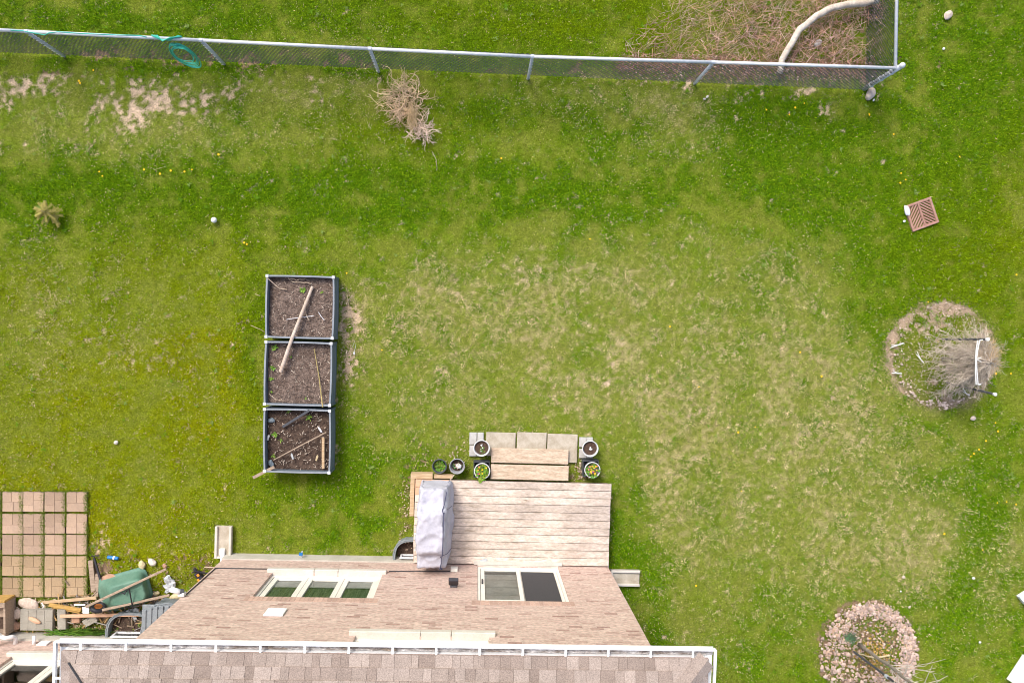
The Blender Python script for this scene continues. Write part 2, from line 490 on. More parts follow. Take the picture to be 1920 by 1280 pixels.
# ------------------------------------------------------------------ the lawn's cover, by place
BLOBS = dict(
    lush=[(120, 345, 200, 50, 1.0), (330, 375, 220, 55, 1.0), (560, 370, 220, 60, 1.0), (800, 375, 200, 55, 1.0), (1000, 370, 220, 48, .9),
          (1240, 350, 180, 45, .7), (1440, 290, 100, 100, 1.0), (1540, 350, 130, 100, 1.0), (1600, 240, 120, 60, 1.0), (1800, 300, 180, 300, .9),
          (1860, 120, 120, 200, .8), (1680, 500, 90, 110, .95), (1850, 520, 110, 80, .5), (1640, 560, 60, 70, .7), (60, 400, 130, 50, .8),
          (470, 640, 26, 240, .9), (540, 900, 160, 34, .5), (660, 880, 60, 110, .5), (780, 120, 900, 14, .9), (1460, 195, 100, 30, 1.0),
          (100, 40, 260, 50, .6), (330, 60, 200, 40, .5), (640, 25, 300, 50, .7), (950, 50, 240, 60, .9), (1130, 30, 160, 50, .8), (600, 240, 160, 60, .4), (900, 230, 200, 60, .45),
          (1100, 250, 120, 40, .4), (640, 1000, 110, 40, .8), (1170, 960, 26, 130, .6), (1200, 1080, 60, 60, .7), (1230, 1180, 40, 60, .6),
          (1845, 970, 34, 100, 1.0), (1800, 1110, 28, 80, 1.0), (1890, 850, 30, 40, .6), (1735, 890, 34, 34, .7), (1480, 1150, 60, 100, .4), (1450, 1260, 120, 40, .4),
          (1760, 1180, 30, 60, .6), (1905, 1200, 30, 80, .8), (620, 500, 130, 18, .6), (1510, 740, 30, 60, .4), (340, 600, 50, 200, .25)],
    yellow=[(250, 760, 220, 180, .5), (60, 960, 200, 100, .5), (330, 500, 200, 90, .35), (1240, 40, 200, 60, .3), (1800, 520, 120, 160, .3), (700, 240, 160, 60, .25),(380, 670, 70, 70, .8), (400, 800, 90, 90, .9), (60, 860, 120, 90, .7), (200, 1000, 80, 80, .7), (300, 950, 160, 60, .5), (120, 700, 160, 90, .4),
            (30, 560, 80, 60, .4), (300, 1040, 150, 30, .7), (900, 30, 300, 50, .25), (1900, 400, 40, 160, .3), (300, 1100, 60, 60, .8)],
    dry=[(1000, 520, 170, 60, .75), (860, 520, 90, 60, .6), (1150, 600, 260, 90, .7), (1330, 690, 240, 120, .8), (980, 700, 220, 110, .6), (1230, 820, 230, 110, .75),
         (1450, 860, 180, 140, .7), (1400, 480, 160, 60, .5), (1560, 560, 110, 80, .5), (1560, 760, 110, 120, .75), (1620, 960, 150, 90, .65), (1300, 980, 150, 110, .65), (1500, 1060, 200, 110, .55),
         (1700, 1040, 100, 80, .7), (1850, 1060, 60, 130, .5), (1880, 1000, 40, 60, .5), (780, 600, 90, 110, .45), (760, 760, 80, 70, .35), (90, 640, 90, 80, .35), (250, 640, 120, 100, .3),
         (655, 620, 26, 110, .8), (300, 270, 340, 40, .45), (620, 180, 150, 40, .5), (1150, 190, 160, 50, .55), (1330, 250, 120, 60, .7), (500, 210, 130, 60, .5), (1250, 200, 100, 40, .4),
         (1300, 60, 110, 60, .45), (620, 60, 130, 30, .35), (150, 230, 200, 60, .4), (90, 530, 80, 60, .3), (1300, 1190, 90, 80, .55), (1720, 860, 130, 60, .35), (860, 830, 90, 50, .2)],
    bare=[(12, 172, 30, 30, 1.0), (90, 160, 34, 28, .9), (150, 140, 50, 20, .6), (230, 235, 26, 16, .6), (285, 180, 60, 26, .95), (262, 205, 60, 24, .9), (320, 160, 46, 16, .9),
          (400, 178, 50, 18, .95), (370, 212, 50, 14, .7), (230, 190, 50, 22, .8), (45, 270, 18, 12, .7), (228, 245, 14, 18, .6), (500, 150, 60, 16, .5), (575, 150, 20, 22, .7), (600, 183, 20, 12, .55), (560, 110, 130, 16, .7), (340, 108, 160, 14, .75), (200, 98, 120, 12, .6), (720, 122, 60, 10, .5),
          (690, 150, 20, 10, .5), (1565, 206, 16, 26, .95), (1515, 170, 46, 12, .9), (1660, 155, 14, 14, .5), (1770, 108, 10, 20, .6), (655, 640, 16, 70, .7), (645, 560, 12, 60, .6), (650, 700, 14, 50, .5),
          (766, 940, 14, 60, .8), (755, 1000, 22, 40, .6), (850, 845, 26, 24, .6), (900, 866, 24, 18, .6), (940, 132, 60, 10, .5), (1080, 128, 40, 10, .6), (1240, 120, 110, 30, .6), (1400, 120, 140, 40, .9),
          (1560, 60, 140, 90, .52), (1400, 60, 80, 50, .5), (1590, 130, 60, 40, .35), (270, 1100, 120, 60, .35), (185, 1080, 26, 60, 1.0), (200, 1170, 130, 26, 1.0), (60, 1160, 90, 40, 1.0), (350, 1110, 40, 50, .7), (600, 1032, 160, 9, .6), (380, 1060, 40, 12, .5),
          (1090, 880, 24, 26, .7), (1780, 1000, 14, 10, .3), (940, 500, 26, 12, .5), (860, 545, 14, 22, .5), (790, 530, 20, 26, .4), (870, 560, 18, 10, .5), (990, 530, 22, 16, .4), (500, 1000, 16, 8, .3)],
)


def cover(x, y):
    px, py = PX(x, y)
    w1 = (fbm(x, y, 0.9, 50) - .5) * 70; w2 = (fbm(x, y, 0.9, 60) - .5) * 70
    w3 = (fbm(x, y, 0.22, 70, 3) - .5) * 34; w4 = (fbm(x, y, 0.22, 80, 3) - .5) * 34
    r = {}
    for k, bl in BLOBS.items():
        a = np.zeros(np.shape(px))
        s = 0.45 if k == 'bare' else 1.0
        for cx, cy, rx, ry, st in bl:
            d = ((px + (w1 * s + w3 * s) - cx) / rx) ** 2 + ((py + (w2 * s + w4 * s) * min(1, ry / 40) - cy) / ry) ** 2
            a = 1 - (1 - a) * (1 - st * np.exp(-d * 0.9))
        r[k] = a
    clump = fbm(x, y, 0.30, 5, 4)          # decimetre tussocks
    patch = fbm(x, y, 1.6, 15, 4)
    fine = fbm(x, y, 0.09, 25, 3)
    lush = np.clip(r['lush'] * 1.0 + (patch - .47) * 1.0 + (clump - .5) * 2.4 + (fine - .5) * 1.4 - .06 * r['dry'], 0, 1)
    D = np.clip(r['dry'] * (1 - .9 * r['lush']) * (.55 + .9 * vn(x, y, .8, 77)) + (patch - .5) * .5, 0, 1)
    r['D'] = D
    tiny = fbm(x, y, 0.06, 35, 2)
    nn = .24 * clump + .36 * fine + .40 * tiny
    dry = sstep(-.11, .16, nn - (.615 - .135 * D)) * (.22 + .46 * D) * (1 - .9 * sstep(.3, .9, r['lush'])) * (1 - .6 * lush) + .12 * D
    bare = sstep(.28, .90, r['bare'] * .70 + (clump - .5) * 1.2 + (fine - .5) * 1.3 + (tiny - .5) * .8)
    # rings of dug soil round the two trees
    dx = px - 1768 + w3 * .5; dy = py - 665 + w4 * .5
    rr = np.hypot(dx / 1.04, dy)
    ring1 = np.exp(-((rr - 96) / 11) ** 2) * (.75 + .8 * (clump - .5)) + (rr < 100) * np.clip(.22 + (fine - .5) * 3.0 + (clump - .5) * 4.0, 0, 1)
    dx = px - 1628 + w3 * .3; dy = py - 1222 + w4 * .3
    rr2 = np.hypot(dx, dy)
    ring2 = (rr2 < 102) * np.clip(1.0 - sstep(93, 104, rr2) + (fine - .5), 0, 1) * np.clip(.62 + (fine - .5) * 3.0, 0, 1)
    bare = np.clip(np.maximum(bare, np.maximum(ring1, ring2)), 0, 1)
    r.update(lush=lush, dry=dry, bare=bare, clump=clump, fine=fine, patch=patch, px=px, py=py, ring2=rr2, ring1=rr)
    return r


def lerp3(a, b, t):
    return a + (b - a) * t[..., None]


C_LUSH = np.array((0.092, 0.200, 0.004)); C_MID = np.array((0.168, 0.266, 0.009)); C_OLIVE = np.array((0.228, 0.275, 0.034))
C_YEL = np.array((0.285, 0.305, 0.003)); C_DRY = np.array((0.72, 0.61, 0.29)); C_SOIL = np.array((0.56, 0.42, 0.29)); C_DARK = np.array((0.20, 0.135, 0.09))


def ground_col(r):
    c = lerp3(np.broadcast_to(C_OLIVE, (*r['lush'].shape, 3)), C_MID, np.clip(.35 + (r['clump'] - .45) * 2.2, 0, 1))
    c = lerp3(c, C_LUSH, r['lush'])
    c = lerp3(c, C_YEL, np.clip(r['yellow'] * (.75 + (r['clump'] - .5) * 2), 0, 1))
    c = c * .80
    c = lerp3(c, C_DRY * .52, np.clip(r['dry'] * 1.0, 0, 1))
    yard = ((r['px'] < 400) & (r['py'] > 1040)) | (r['ring2'] < 104) | ((r['px'] > 740) & (r['px'] < 1120) & (r['py'] > 830) & (r['py'] < 1050))
    mulch = ((r['px'] > 1180) & (r['px'] < 1690) & (r['py'] < 150)) | ((r['py'] < 140) & (r['py'] > 70))
    soil = np.where(yard[..., None], C_DARK * 1.25, np.where(mulch[..., None], C_DARK * np.array((1.25, 1.25, 1.2)), C_SOIL))
    soil = np.where((r['ring1'] < 110)[..., None], C_SOIL * .72, soil) * (.7 + .6 * r['fine'])[..., None]
    c = lerp3(c, soil, r['bare'])
    return c


def grid_sheet(name, x0, x1, y0, y1, st, zf, mat):
    xs = np.arange(x0, x1 + st / 2, st); ys = np.arange(y0, y1 + st / 2, st)
    X, Y = np.meshgrid(xs, ys, indexing='ij')
    r = cover(X, Y)
    Z = zf(X, Y, r)
    c = ground_col(r)
    nx, ny = X.shape
    me = bpy.data.meshes.new(name)
    me.vertices.add(nx * ny)
    me.vertices.foreach_set('co', np.stack([X, Y, Z], -1).astype(np.float32).ravel())
    i = (np.arange(nx - 1)[:, None] * ny + np.arange(ny - 1)[None]).ravel()
    q = np.stack([i, i + ny, i + ny + 1, i + 1], -1)
    me.loops.add(q.size); me.polygons.add(len(q))
    me.loops.foreach_set('vertex_index', q.ravel().astype(np.int32))
    me.polygons.foreach_set('loop_start', (np.arange(len(q)) * 4).astype(np.int32))
    me.update(calc_edges=True)
    ca = me.color_attributes.new('tint', 'FLOAT_COLOR', 'POINT')
    ca.data.foreach_set('color', np.concatenate([c, np.ones((nx, ny, 1))], -1).astype(np.float32).ravel())
    me.materials.append(M[mat])
    o = bpy.data.objects.new(name, me); COL.objects.link(o)
    return o


def zl(X, Y, r):
    z = (r['clump'] - .5) * .03 + (r['fine'] - .5) * .012
    return z - .03 - .02 * r['bare']


lawn = grid_sheet('lawn', -12.5, 14.0, -10.5, 10.0, 0.045, zl, 'lawn')
tag(lawn, kind='structure')
mb = MB()
mb.add([(-600, -600, -.10), (600, -600, -.10), (600, 600, -.10), (-600, 600, -.10)], [(0, 1, 2, 3)], tuple(C_MID * .9))
tag(mb.build('ground', 'lawn', origin=(0, 0, 0)), kind='structure')

# rectangles with no grass (pixel places of things standing on the lawn), then deck + house in the house frame
PAV_X = [-78, -38, 4, 43, 83, 124]
PAV_Y = [921, 962, 1001, 1041, 1081]
BEDPX = (497, 517, 634, 889)


def allowed(x, y):
    px, py = PX(x, y)
    ok = ~((px > BEDPX[0] + 2) & (px < BEDPX[2]) & (py > BEDPX[1]) & (py < BEDPX[3]))
    u = (x - P0.x) * HX.x + (y - P0.y) * HX.y
    v = (x - P0.x) * HY.x + (y - P0.y) * HY.y
    ok &= ~((v < .05) & (u > -.02) & (u < 7.4))
    ok &= ~((v < -1.50) & (u < 0))
    ok &= ~((u > 3.5) & (u < 7.38) & (v > 0) & (v < 1.66))
    ok &= ~((px > 880) & (px < 1120) & (py > 812) & (py < 905))
    ok &= ~((px > 402) & (px < 437) & (py > 985) & (py < 1047))
    ok &= ~((px > 1140) & (px < 1200) & (py > 1067) & (py < 1099))
    ok &= ~((px > 20) & (px < 120) & (py > 1125) & (py < 1200))
    ok &= ~(np.hypot(px - 1730, py - 402) < 30)
    pin = np.zeros(px.shape, bool)
    for a in PAV_X:
        for b in PAV_Y:
            pin |= (px > a + 2) & (px < a + 37) & (py > b + 2) & (py < b + 37)
    return ok & ~pin


def blades(n, xr, yr, inner):
    x = rng.uniform(*xr, n); y = rng.uniform(*yr, n)
    px, py = PX(x, y)
    if not inner:
        k = (px < -20) | (px > 1940) | (py < -20) | (py > 1300)
        x, y = x[k], y[k]
    k = allowed(x, y); x, y = x[k], y[k]
    r = cover(x, y)
    keep = rng.random(len(x)) > np.clip(r['bare'] * 1.05, 0, .985)
    x, y = x[keep], y[keep]
    r = {a: b[keep] for a, b in r.items()}
    n = len(x)
    u = rng.random((n, 6))
    lush = r['lush']
    L = (.020 + .026 * lush + .012 * r['yellow']) * (.6 + 1.0 * u[:, 0]) * (1 - .25 * r['dry'])
    flow = fbm(x, y, .5, 90, 3) * 14
    az = u[:, 1] * 6.283 + flow * .3 * lush
    tilt = .5 + .95 * u[:, 2] ** .7                      # lean from upright
    w = (.0036 + .0036 * u[:, 3]) * (1 + .4 * lush)
    ca, sa = np.cos(az), np.sin(az)
    dx = np.sin(tilt) * L; dz = np.cos(tilt) * L
    z0 = (r['clump'] - .5) * .03 + (r['fine'] - .5) * .012 - .036
    P = np.zeros((n, 3, 3))
    P[:, 0] = np.stack([x - sa * w, y + ca * w, z0], -1)
    P[:, 1] = np.stack([x + sa * w, y - ca * w, z0], -1)
    P[:, 2] = np.stack([x + ca * dx, y + sa * dx, z0 + dz + .004], -1)
    c = lerp3(np.broadcast_to(C_OLIVE, (n, 3)), C_MID, np.clip(.4 + (r['clump'] - .45) * 1.8 + (u[:, 4] - .5) * .8, 0, 1))
    c = lerp3(c, C_LUSH * 1.15, np.clip(lush + (u[:, 5] - .5) * .35, 0, 1))
    c = lerp3(c, C_YEL, np.clip(r['yellow'] * (.8 + (r['clump'] - .5) * 2), 0, 1))
    straw = rng.random(n) < (r['dry'] * .85 + .03 * (1 - lush) + .22 * r['D'] * sstep(.38, .62, r['fine']) + .003)
    c = np.where(straw[:, None], C_DRY * (.62 + .5 * u[:, 4])[:, None], c)
    pink = straw & (rng.random(n) < .28)
    c = np.where(pink[:, None], c * np.array((1.08, .92, 1.25)), c)
    lime = rng.random(n) < .08 + .08 * lush
    c = np.where((lime & ~straw)[:, None], np.array((.25, .38, .008)), c)
    c = c * (.50 + .95 * rng.random(n))[:, None]
    return P, c


def rosettes(n):
    """broad-leaved weeds and longer tufts in the turf"""
    x = rng.uniform(-9.4, 11.3, n); y = rng.uniform(-7.4, 6.7, n)
    k = allowed(x, y); x, y = x[k], y[k]
    Ps = []; Cs = []
    r = cover(x, y)
    for i in range(len(x)):
        m = rng.integers(9, 18); s = rng.uniform(.02, .055) * (1 + .3 * r['lush'][i])
        a = rng.uniform(0, 6.28, m); l = s * rng.uniform(.6, 1.2, m); w = s * rng.uniform(.07, .13, m)
        ox = x[i] + rng.normal(0, s * .25, m); oy = y[i] + rng.normal(0, s * .25, m)
        ca, sa = np.cos(a), np.sin(a)
        P = np.zeros((m, 3, 3)); z = rng.uniform(.0, .012, m)
        P[:, 0] = np.stack([ox - sa * w, oy + ca * w, z], -1); P[:, 1] = np.stack([ox + sa * w, oy - ca * w, z], -1)
        P[:, 2] = np.stack([ox + ca * l, oy + sa * l, z + l * rng.uniform(.15, .6, m)], -1)
        base = np.array((.13, .27, .015)) if rng.random() < .7 else np.array((.23, .34, .08))
        Ps.append(P); Cs.append(np.broadcast_to(base, (m, 3)) * rng.uniform(.7, 1.3, (m, 1)))
    return np.concatenate(Ps), np.concatenate(Cs)


def tri_mesh(name, P, c, mat):
    n = len(P)
    me = bpy.data.meshes.new(name)
    me.vertices.add(n * 3); me.vertices.foreach_set('co', P.astype(np.float32).ravel())
    me.loops.add(n * 3); me.polygons.add(n)
    me.loops.foreach_set('vertex_index', np.arange(n * 3, dtype=np.int32))
    me.polygons.foreach_set('loop_start', (np.arange(n) * 3).astype(np.int32))
    me.update(calc_edges=True)
    ca = me.color_attributes.new('tint', 'FLOAT_COLOR', 'POINT')
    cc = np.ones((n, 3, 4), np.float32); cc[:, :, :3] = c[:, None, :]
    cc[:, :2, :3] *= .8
    ca.data.foreach_set('color', cc.ravel())
    me.materials.append(M[mat])
    o = bpy.data.objects.new(name, me); COL.objects.link(o)
    return o


Pa, ca_ = blades(2100000, (-9.5, 11.5), (-7.6, 6.9), True)
Pb, cb_ = blades(90000, (-12.4, 13.9), (-10.4, 9.9), False)
Pc, cc_ = rosettes(1300)
def gapweeds():
    P = []; C = []
    for a in PAV_X[1:] + [164]:
        for _ in range(2200):
            q = W(a - 2 + random.gauss(0, 2.0), random.uniform(921, 1121)); P.append(q); C.append(.9 if a < 160 else .5)
    for b in PAV_Y + [1121]:
        for _ in range(420):
            q = W(random.uniform(-40, 163), b - 1.5 + random.gauss(0, .7)); P.append(q); C.append(.42)
    P = np.array([tuple(q) for q in P]); m = np.array(C)
    k = (fbm(P[:, 0], P[:, 1], .25, 400, 3) + m * .40 + rng.random(len(P)) * .2) > .76
    P = P[k]; n = len(P)
    a = rng.uniform(0, 6.28, n); l = rng.uniform(.012, .045, n); w = .006
    T = np.zeros((n, 3, 3)); z = .012
    T[:, 0] = np.stack([P[:, 0] - np.sin(a) * w, P[:, 1] + np.cos(a) * w, np.full(n, z)], -1)
    T[:, 1] = np.stack([P[:, 0] + np.sin(a) * w, P[:, 1] - np.cos(a) * w, np.full(n, z)], -1)
    T[:, 2] = np.stack([P[:, 0] + np.cos(a) * l, P[:, 1] + np.sin(a) * l, z + l * .6], -1)
    return T, np.array((.12, .17, .02)) * rng.uniform(.6, 1.3, (n, 1))


Pd, cd_ = gapweeds()
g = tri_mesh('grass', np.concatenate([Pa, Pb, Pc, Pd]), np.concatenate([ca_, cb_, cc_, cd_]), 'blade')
tag(g, 'short lawn grass with dark green bands and dry straw coloured patches', 'grass', kind='stuff')
del Pa, Pb, Pc

# ------------------------------------------------------------------ the brick house
house = thing('brick_house', P0, 'tan brick two storey house with a hipped shingle roof at the bottom of the photo', 'house', rz=TH)
HW = 7.36; EZ = 5.2
W1 = (1.12, 3.10, 0.98, 2.17)       # three-pane window opening u0 u1 z0 z1
WD = (4.83, 6.38, 0.40, 2.19)       # patio door opening
WU = (3.05, 5.0, 3.66, 4.75)        # upstairs window


def wall_with_openings(mb, u0, u1, z0, z1, v0, v1, ops):
    us = sorted({u0, u1, *[o[0] for o in ops], *[o[1] for o in ops]})
    zs = sorted({z0, z1, *[o[2] for o in ops], *[o[3] for o in ops]})
    def solid(i, j):
        a = (us[i] + us[i + 1]) / 2; b = (zs[j] + zs[j + 1]) / 2
        return not any(o[0] < a < o[1] and o[2] < b < o[3] for o in ops)
    for j in range(len(zs) - 1):
        for i in range(len(us) - 1):
            if not solid(i, j): continue
            mb.add([(us[i], v1, zs[j]), (us[i + 1], v1, zs[j]), (us[i + 1], v1, zs[j + 1]), (us[i], v1, zs[j + 1])], [(3, 2, 1, 0)])
    for a, b, c, d in ops:   # reveals
        mb.add([(a, v1, c), (a, v0, c), (a, v0, d), (a, v1, d)], [(0, 1, 2, 3)])
        mb.add([(b, v1, c), (b, v0, c), (b, v0, d), (b, v1, d)], [(3, 2, 1, 0)])
        mb.add([(a, v1, d), (b, v1, d), (b, v0, d), (a, v0, d)], [(3, 2, 1, 0)])
        mb.add([(a, v1, c), (b, v1, c), (b, v0, c), (a, v0, c)], [(0, 1, 2, 3)])


mb = MB()
wall_with_openings(mb, 0, HW, .30, EZ, -.12, 0.0, [W1, WD, WU])
mb.add([(0, 0, .3), (0, -9, .3), (0, -9, EZ), (0, 0, EZ)], [(0, 1, 2, 3)])
mb.add([(HW, 0, .3), (HW, -9, .3), (HW, -9, EZ), (HW, 0, EZ)], [(3, 2, 1, 0)])
mb.add([(0, -9, .3), (HW, -9, .3), (HW, -9, EZ), (0, -9, EZ)], [(0, 1, 2, 3)])
mb.build('wall', 'brick', house)
# upright brick courses standing proud over the openings
hm = pmat('header_brick', (0.62, 0.47, 0.41), (0.50, 0.36, 0.31), 20, 0.9, attr='tint')
for a, b, zt in ((W1[0], W1[1], W1[3]), (WD[0], WD[1], WD[3])):
    mb = MB()
    n = int((b - a + .2) / .075)
    for i in range(n):
        x = a - .1 + i * .075
        mb.box((x + .004, -.004, zt + .004), (x + .071, .004, zt + .19), tuple(np.array((.98, .9, .84)) * random.uniform(.75, 1.05)))
    mb.build('header_course', hm, house)
mb = MB()
mb.box((-.02, -9.02, -.2), (HW + .02, .022, .296))
mb.build('foundation', 'concrete', house)
# interior
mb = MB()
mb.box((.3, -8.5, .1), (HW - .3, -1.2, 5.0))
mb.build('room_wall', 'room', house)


def sash(name, parent, u0, u1, z0, z1, v, t=.055, d=.05, mat='offwhite'):
    mb = MB()
    mb.box((u0, v, z0), (u1, v + d, z0 + t), bev=.006); mb.box((u0, v, z1 - t), (u1, v + d, z1), bev=.006)
    mb.box((u0, v + .001, z0 + t), (u0 + t, v + d - .001, z1 - t)); mb.box((u1 - t, v + .001, z0 + t), (u1, v + d - .001, z1 - t))
    return mb.build(name, mat, parent)


def glass(parent, u0, u1, z0, z1, v):
    mb = MB(); mb.add([(u0, v, z0), (u1, v, z0), (u1, v, z1), (u0, v, z1)], [(3, 2, 1, 0)]); return mb.build('pane', 'glass', parent)


def sillbar(parent, segs, z0, z1, v0, v1):
    mb = MB()
    for a, b in segs: mb.box((a + .003, v0, z0), (b - .003, v1, z1), bev=.012)
    return mb.build('sill', 'sill', parent)


def window(parent, op, sashes, sill, name='window'):
    a, b, c, d = op
    f = sash(name, parent, a + .002, b - .002, c + .006, d - .002, -.115, t=.045, d=.065)
    x = a + .05
    tot = sum(sashes); w = b - a - .1
    for k in sashes:
        ww = w * k / tot
        s = sash('sash', f, x + .004, x + ww - .004, c + .05, d - .05, -.11, t=.085, d=.045)
        s2 = glass(f, x + .075, x + ww - .075, c + .12, d - .12, -.095)
        x += ww
    sillbar(f, sill, c - .09, c + .004, -.065, .065)
    return f


w1 = window(house, W1, (1, 1.05, 1), [(1.02, 1.87), (1.87, 2.30), (2.30, 3.17)])
mb = MB()
for k, (a, b) in enumerate(((1.2, 1.76), (1.84, 2.40), (2.48, 3.02))):
    mb.box((a, -.1195, W1[2] + .10), (b, -.116, W1[2] + .42))
mb.build('sill_reflection_panel', 'blind', w1)  # upright white panels added to imitate the bright sill reflection in the glass
mb = MB(); mb.box((1.15, -.140, 1.04), (3.07, -.132, 2.12)); 
for i in range(48):
    x = 1.16 + i * .04
    mb.tube([(x, -.132 + .006 * math.sin(i * 2.1), 1.3 + .02 * (i % 3)), (x, -.132, 2.1)], .010, n=5)
mb.build('reflection_curtain', pmat('lawn_reflection_green', (0.46, 0.56, 0.38), (0.22, 0.32, 0.18), 4, .8, stretch=(9, 1, 1)), w1)  # folded cloth added to lighten the panes, its green imitating reflected lawn
wu = window(house, WU, (1, 1, 1), [(2.95, 4.0), (4.0, 4.45), (4.45, 5.10)])
# patio door
dr = sash('patio_door', house, WD[0] + .002, WD[1] - .002, WD[2] + .002, WD[3] - .002, -.118, t=.05, d=.10)
s = sash('sash', dr, 4.89, 5.63, .46, 2.13, -.07, t=.07, d=.04)
glass(dr, 4.95, 5.57, .52, 2.07, -.055)
mb = MB(); mb.box((4.905, -.028, 1.12), (4.93, .0, 1.32), bev=.004)
mb.build('handle', 'black', s)
sash('sash', dr, 5.60, 6.33, .46, 2.13, -.113, t=.06, d=.035)
glass(dr, 5.66, 6.27, .52, 2.07, -.10)
mb = MB()
mb.box((5.655, -.066, .515), (6.275, -.062, 2.075))
mb.build('insect_screen', 'screen', dr)
mb = MB()
for i in range(38):
    z = .56 + i * .042
    mb.box((4.93, -.15, z), (5.60, -.11, z + .03))
mb.build('blind', 'blind', dr)
mb = MB(); mb.box((4.83, -.115, .36), (6.38, .012, .399)); mb.box((4.76, .014, .362), (6.46, .085, .385), bev=.004)
mb.build('threshold', 'sill', dr)

# roof -------------------------------------------------------------
SL = .44
EU0, EU1, EV = -.28, 7.77, .43     # shingle edge (gutter sits outside)
RB = -9.5
ZR = EZ + .03


def rz_(u, v):
    return ZR + SL * min(EV - v, u - EU0, EU1 - u)


mb = MB()
hw = (EU1 - EU0) / 2; um = (EU0 + EU1) / 2; rt = ZR + SL * hw
Bv = EV - 2 * hw - 3
mb.add([(EU0, EV, ZR - .02), (EU1, EV, ZR - .02), (EU1, Bv, ZR - .02), (EU0, Bv, ZR - .02), (um, EV - hw, rt - .02), (um, Bv + hw, rt - .02)],
       [(1, 0, 4), (0, 3, 5, 4), (2, 1, 4, 5), (3, 2, 5), (0, 1, 2, 3)], (.3, .22, .19))
roof = mb.build('roof', 'shingle', house)
SHC = [(.345, .280, .240), (.290, .230, .195), (.268, .211, .178), (.365, .298, .257), (.320, .258, .220)]


def shingles(mb, org, e, s, length, depth, hipl, hipr):
    """courses from the eave at org along e, climbing along s (both level unit vectors)"""
    ex = .138; org = Vector(org); e = Vector(e); s = Vector(s); rows = int(depth / ex)
    th = 0.008
    for k in range(rows):
        a = k * ex; b = a + ex
        l0 = a if hipl else 0; r0 = length - (a if hipr else 0)
        l1 = b if hipl else 0; r1 = length - (b if hipr else 0)
        x = l0 - random.uniform(0, .2)
        while x < r0:
            w = random.uniform(.08, .22); x2 = x + w
            def pt(xx, d, lift):
                lo = l0 + (l1 - l0) * (d - a) / ex; hi = r0 + (r1 - r0) * (d - a) / ex
                q = org + e * min(max(xx, lo), hi) + s * d
                return (q.x, q.y, ZR + SL * d + lift)
            if min(x2, r0) - max(x, l0) > .004:
                lam = random.random() < .5
                t = th + (.005 if lam else 0) + random.uniform(0, .0015)
                c = random.choice(SHC[:2] + SHC[3:] if lam else SHC[1:4])
                kk = random.uniform(.92, 1.08); c = tuple(v * kk for v in c)
                vs = [pt(x + .0015, a, t + .005), pt(x2 - .0015, a, t + .005), pt(x2 - .0015, b, t - .006), pt(x + .0015, b, t - .006), pt(x + .0015, a, 0), pt(x2 - .0015, a, 0)]
                mb.add(vs, [(0, 1, 2, 3), (4, 5, 1, 0), (0, 3, 4), (1, 5, 2)], c)
            x = x2


mb = MB()
shingles(mb, (EU1, EV, 0), (-1, 0, 0), (0, -1, 0), EU1 - EU0, hw, True, True)
shingles(mb, (EU0, EV, 0), (0, -1, 0), (1, 0, 0), 6, 3.2, True, False)
shingles(mb, (EU1, EV - 6, 0), (0, 1, 0), (-1, 0, 0), 6, 3.2, False, True)
mb.build('shingles', 'shingle', roof)
mb = MB()
for k in range(22):      # ridge caps on the right-hand hip
    d = .02 + k * .14
    for o_ in (0,):
        p = Vector((EU1 - d, EV - d, ZR + SL * d + .022)); q = Vector((EU1 - d - .19, EV - d - .19, ZR + SL * (d + .19) + .012))
        sd_ = Vector((1, -1, 0)).normalized() * .135
        c = random.choice((SHC[0], SHC[4], SHC[0], SHC[3]))
        mb.add([p + sd_ - Vector((0, 0, .045)), p, p - sd_ - Vector((0, 0, .045)), q + sd_ - Vector((0, 0, .045)), q, q - sd_ - Vector((0, 0, .045))],
               [(0, 1, 4, 3), (1, 2, 5, 4)], c)
mb.build('hip_cap', 'shingle', roof)
mb = MB()
mb.tube([(EU0 + d, EV - d, ZR + SL * d + .018) for d in [.12, .6, 1.2, 2, 3]], .012, n=6)
mb.build('hip_seam', 'tar', roof)
for a, b, y in ((2.15, 2.35, -.05), (2.6, 2.78, -.05), (6.55, 6.8, -.08)):
    mb = MB(); mb.box((a, EV + y - .40, rz_(a, EV + y - .4) + .012), (b, EV + y - .385, rz_(a, EV + y - .4) + .020))
    mb.build('tar_patch', 'tar', roof)
# soffit and gutters
mb = MB(); mb.box((EU0 + .02, EV - .48, EZ - .13), (EU1 - .02, EV - .01, EZ - .02)); mb.box((EU0 + .02, -9, EZ - .131), (0.0, EV - .49, EZ - .021)); mb.box((HW, -9, EZ - .131), (EU1 - .02, EV - .49, EZ - .021))
mb.build('soffit', 'white', house)
gt = MB()
g0, g1 = EU0 - .10, EU1 + .10; gv = EV + .10
gt.box((g0, gv - .006, EZ - .035), (g1, gv + .006, EZ + .012), bev=.003)          # front lip
gt.box((g0 + .01, gv - .03, EZ - .11), (g1 - .01, gv - .012, EZ - .036))
gt.box((g0, gv - .016, EZ + .012), (g1, gv + .010, EZ + .02))
gt.box((g0, EV - .01, EZ - .115), (g1, gv - .01, EZ - .10))
gt.box((g0 - .008, -9, EZ - .05), (g0 + .008, gv, EZ + .011), bev=.003)
gt.box((g0 - .012, -9, EZ + .011), (g0 + .02, gv, EZ + .019))
gt.box((g0 + .01, -9, EZ - .114), (EU0 + .01, EV, EZ - .099))
gt.box((g1 - .008, -9, EZ - .05), (g1 + .008, gv, EZ + .011), bev=.003)
gt.box((g1 - .02, -9, EZ + .011), (g1 + .012, gv, EZ + .019))
gt.box((EU1 - .01, -9, EZ - .114), (g1 - .01, EV, EZ - .099))
gut = gt.build('gutter', 'white', house)
HG = []
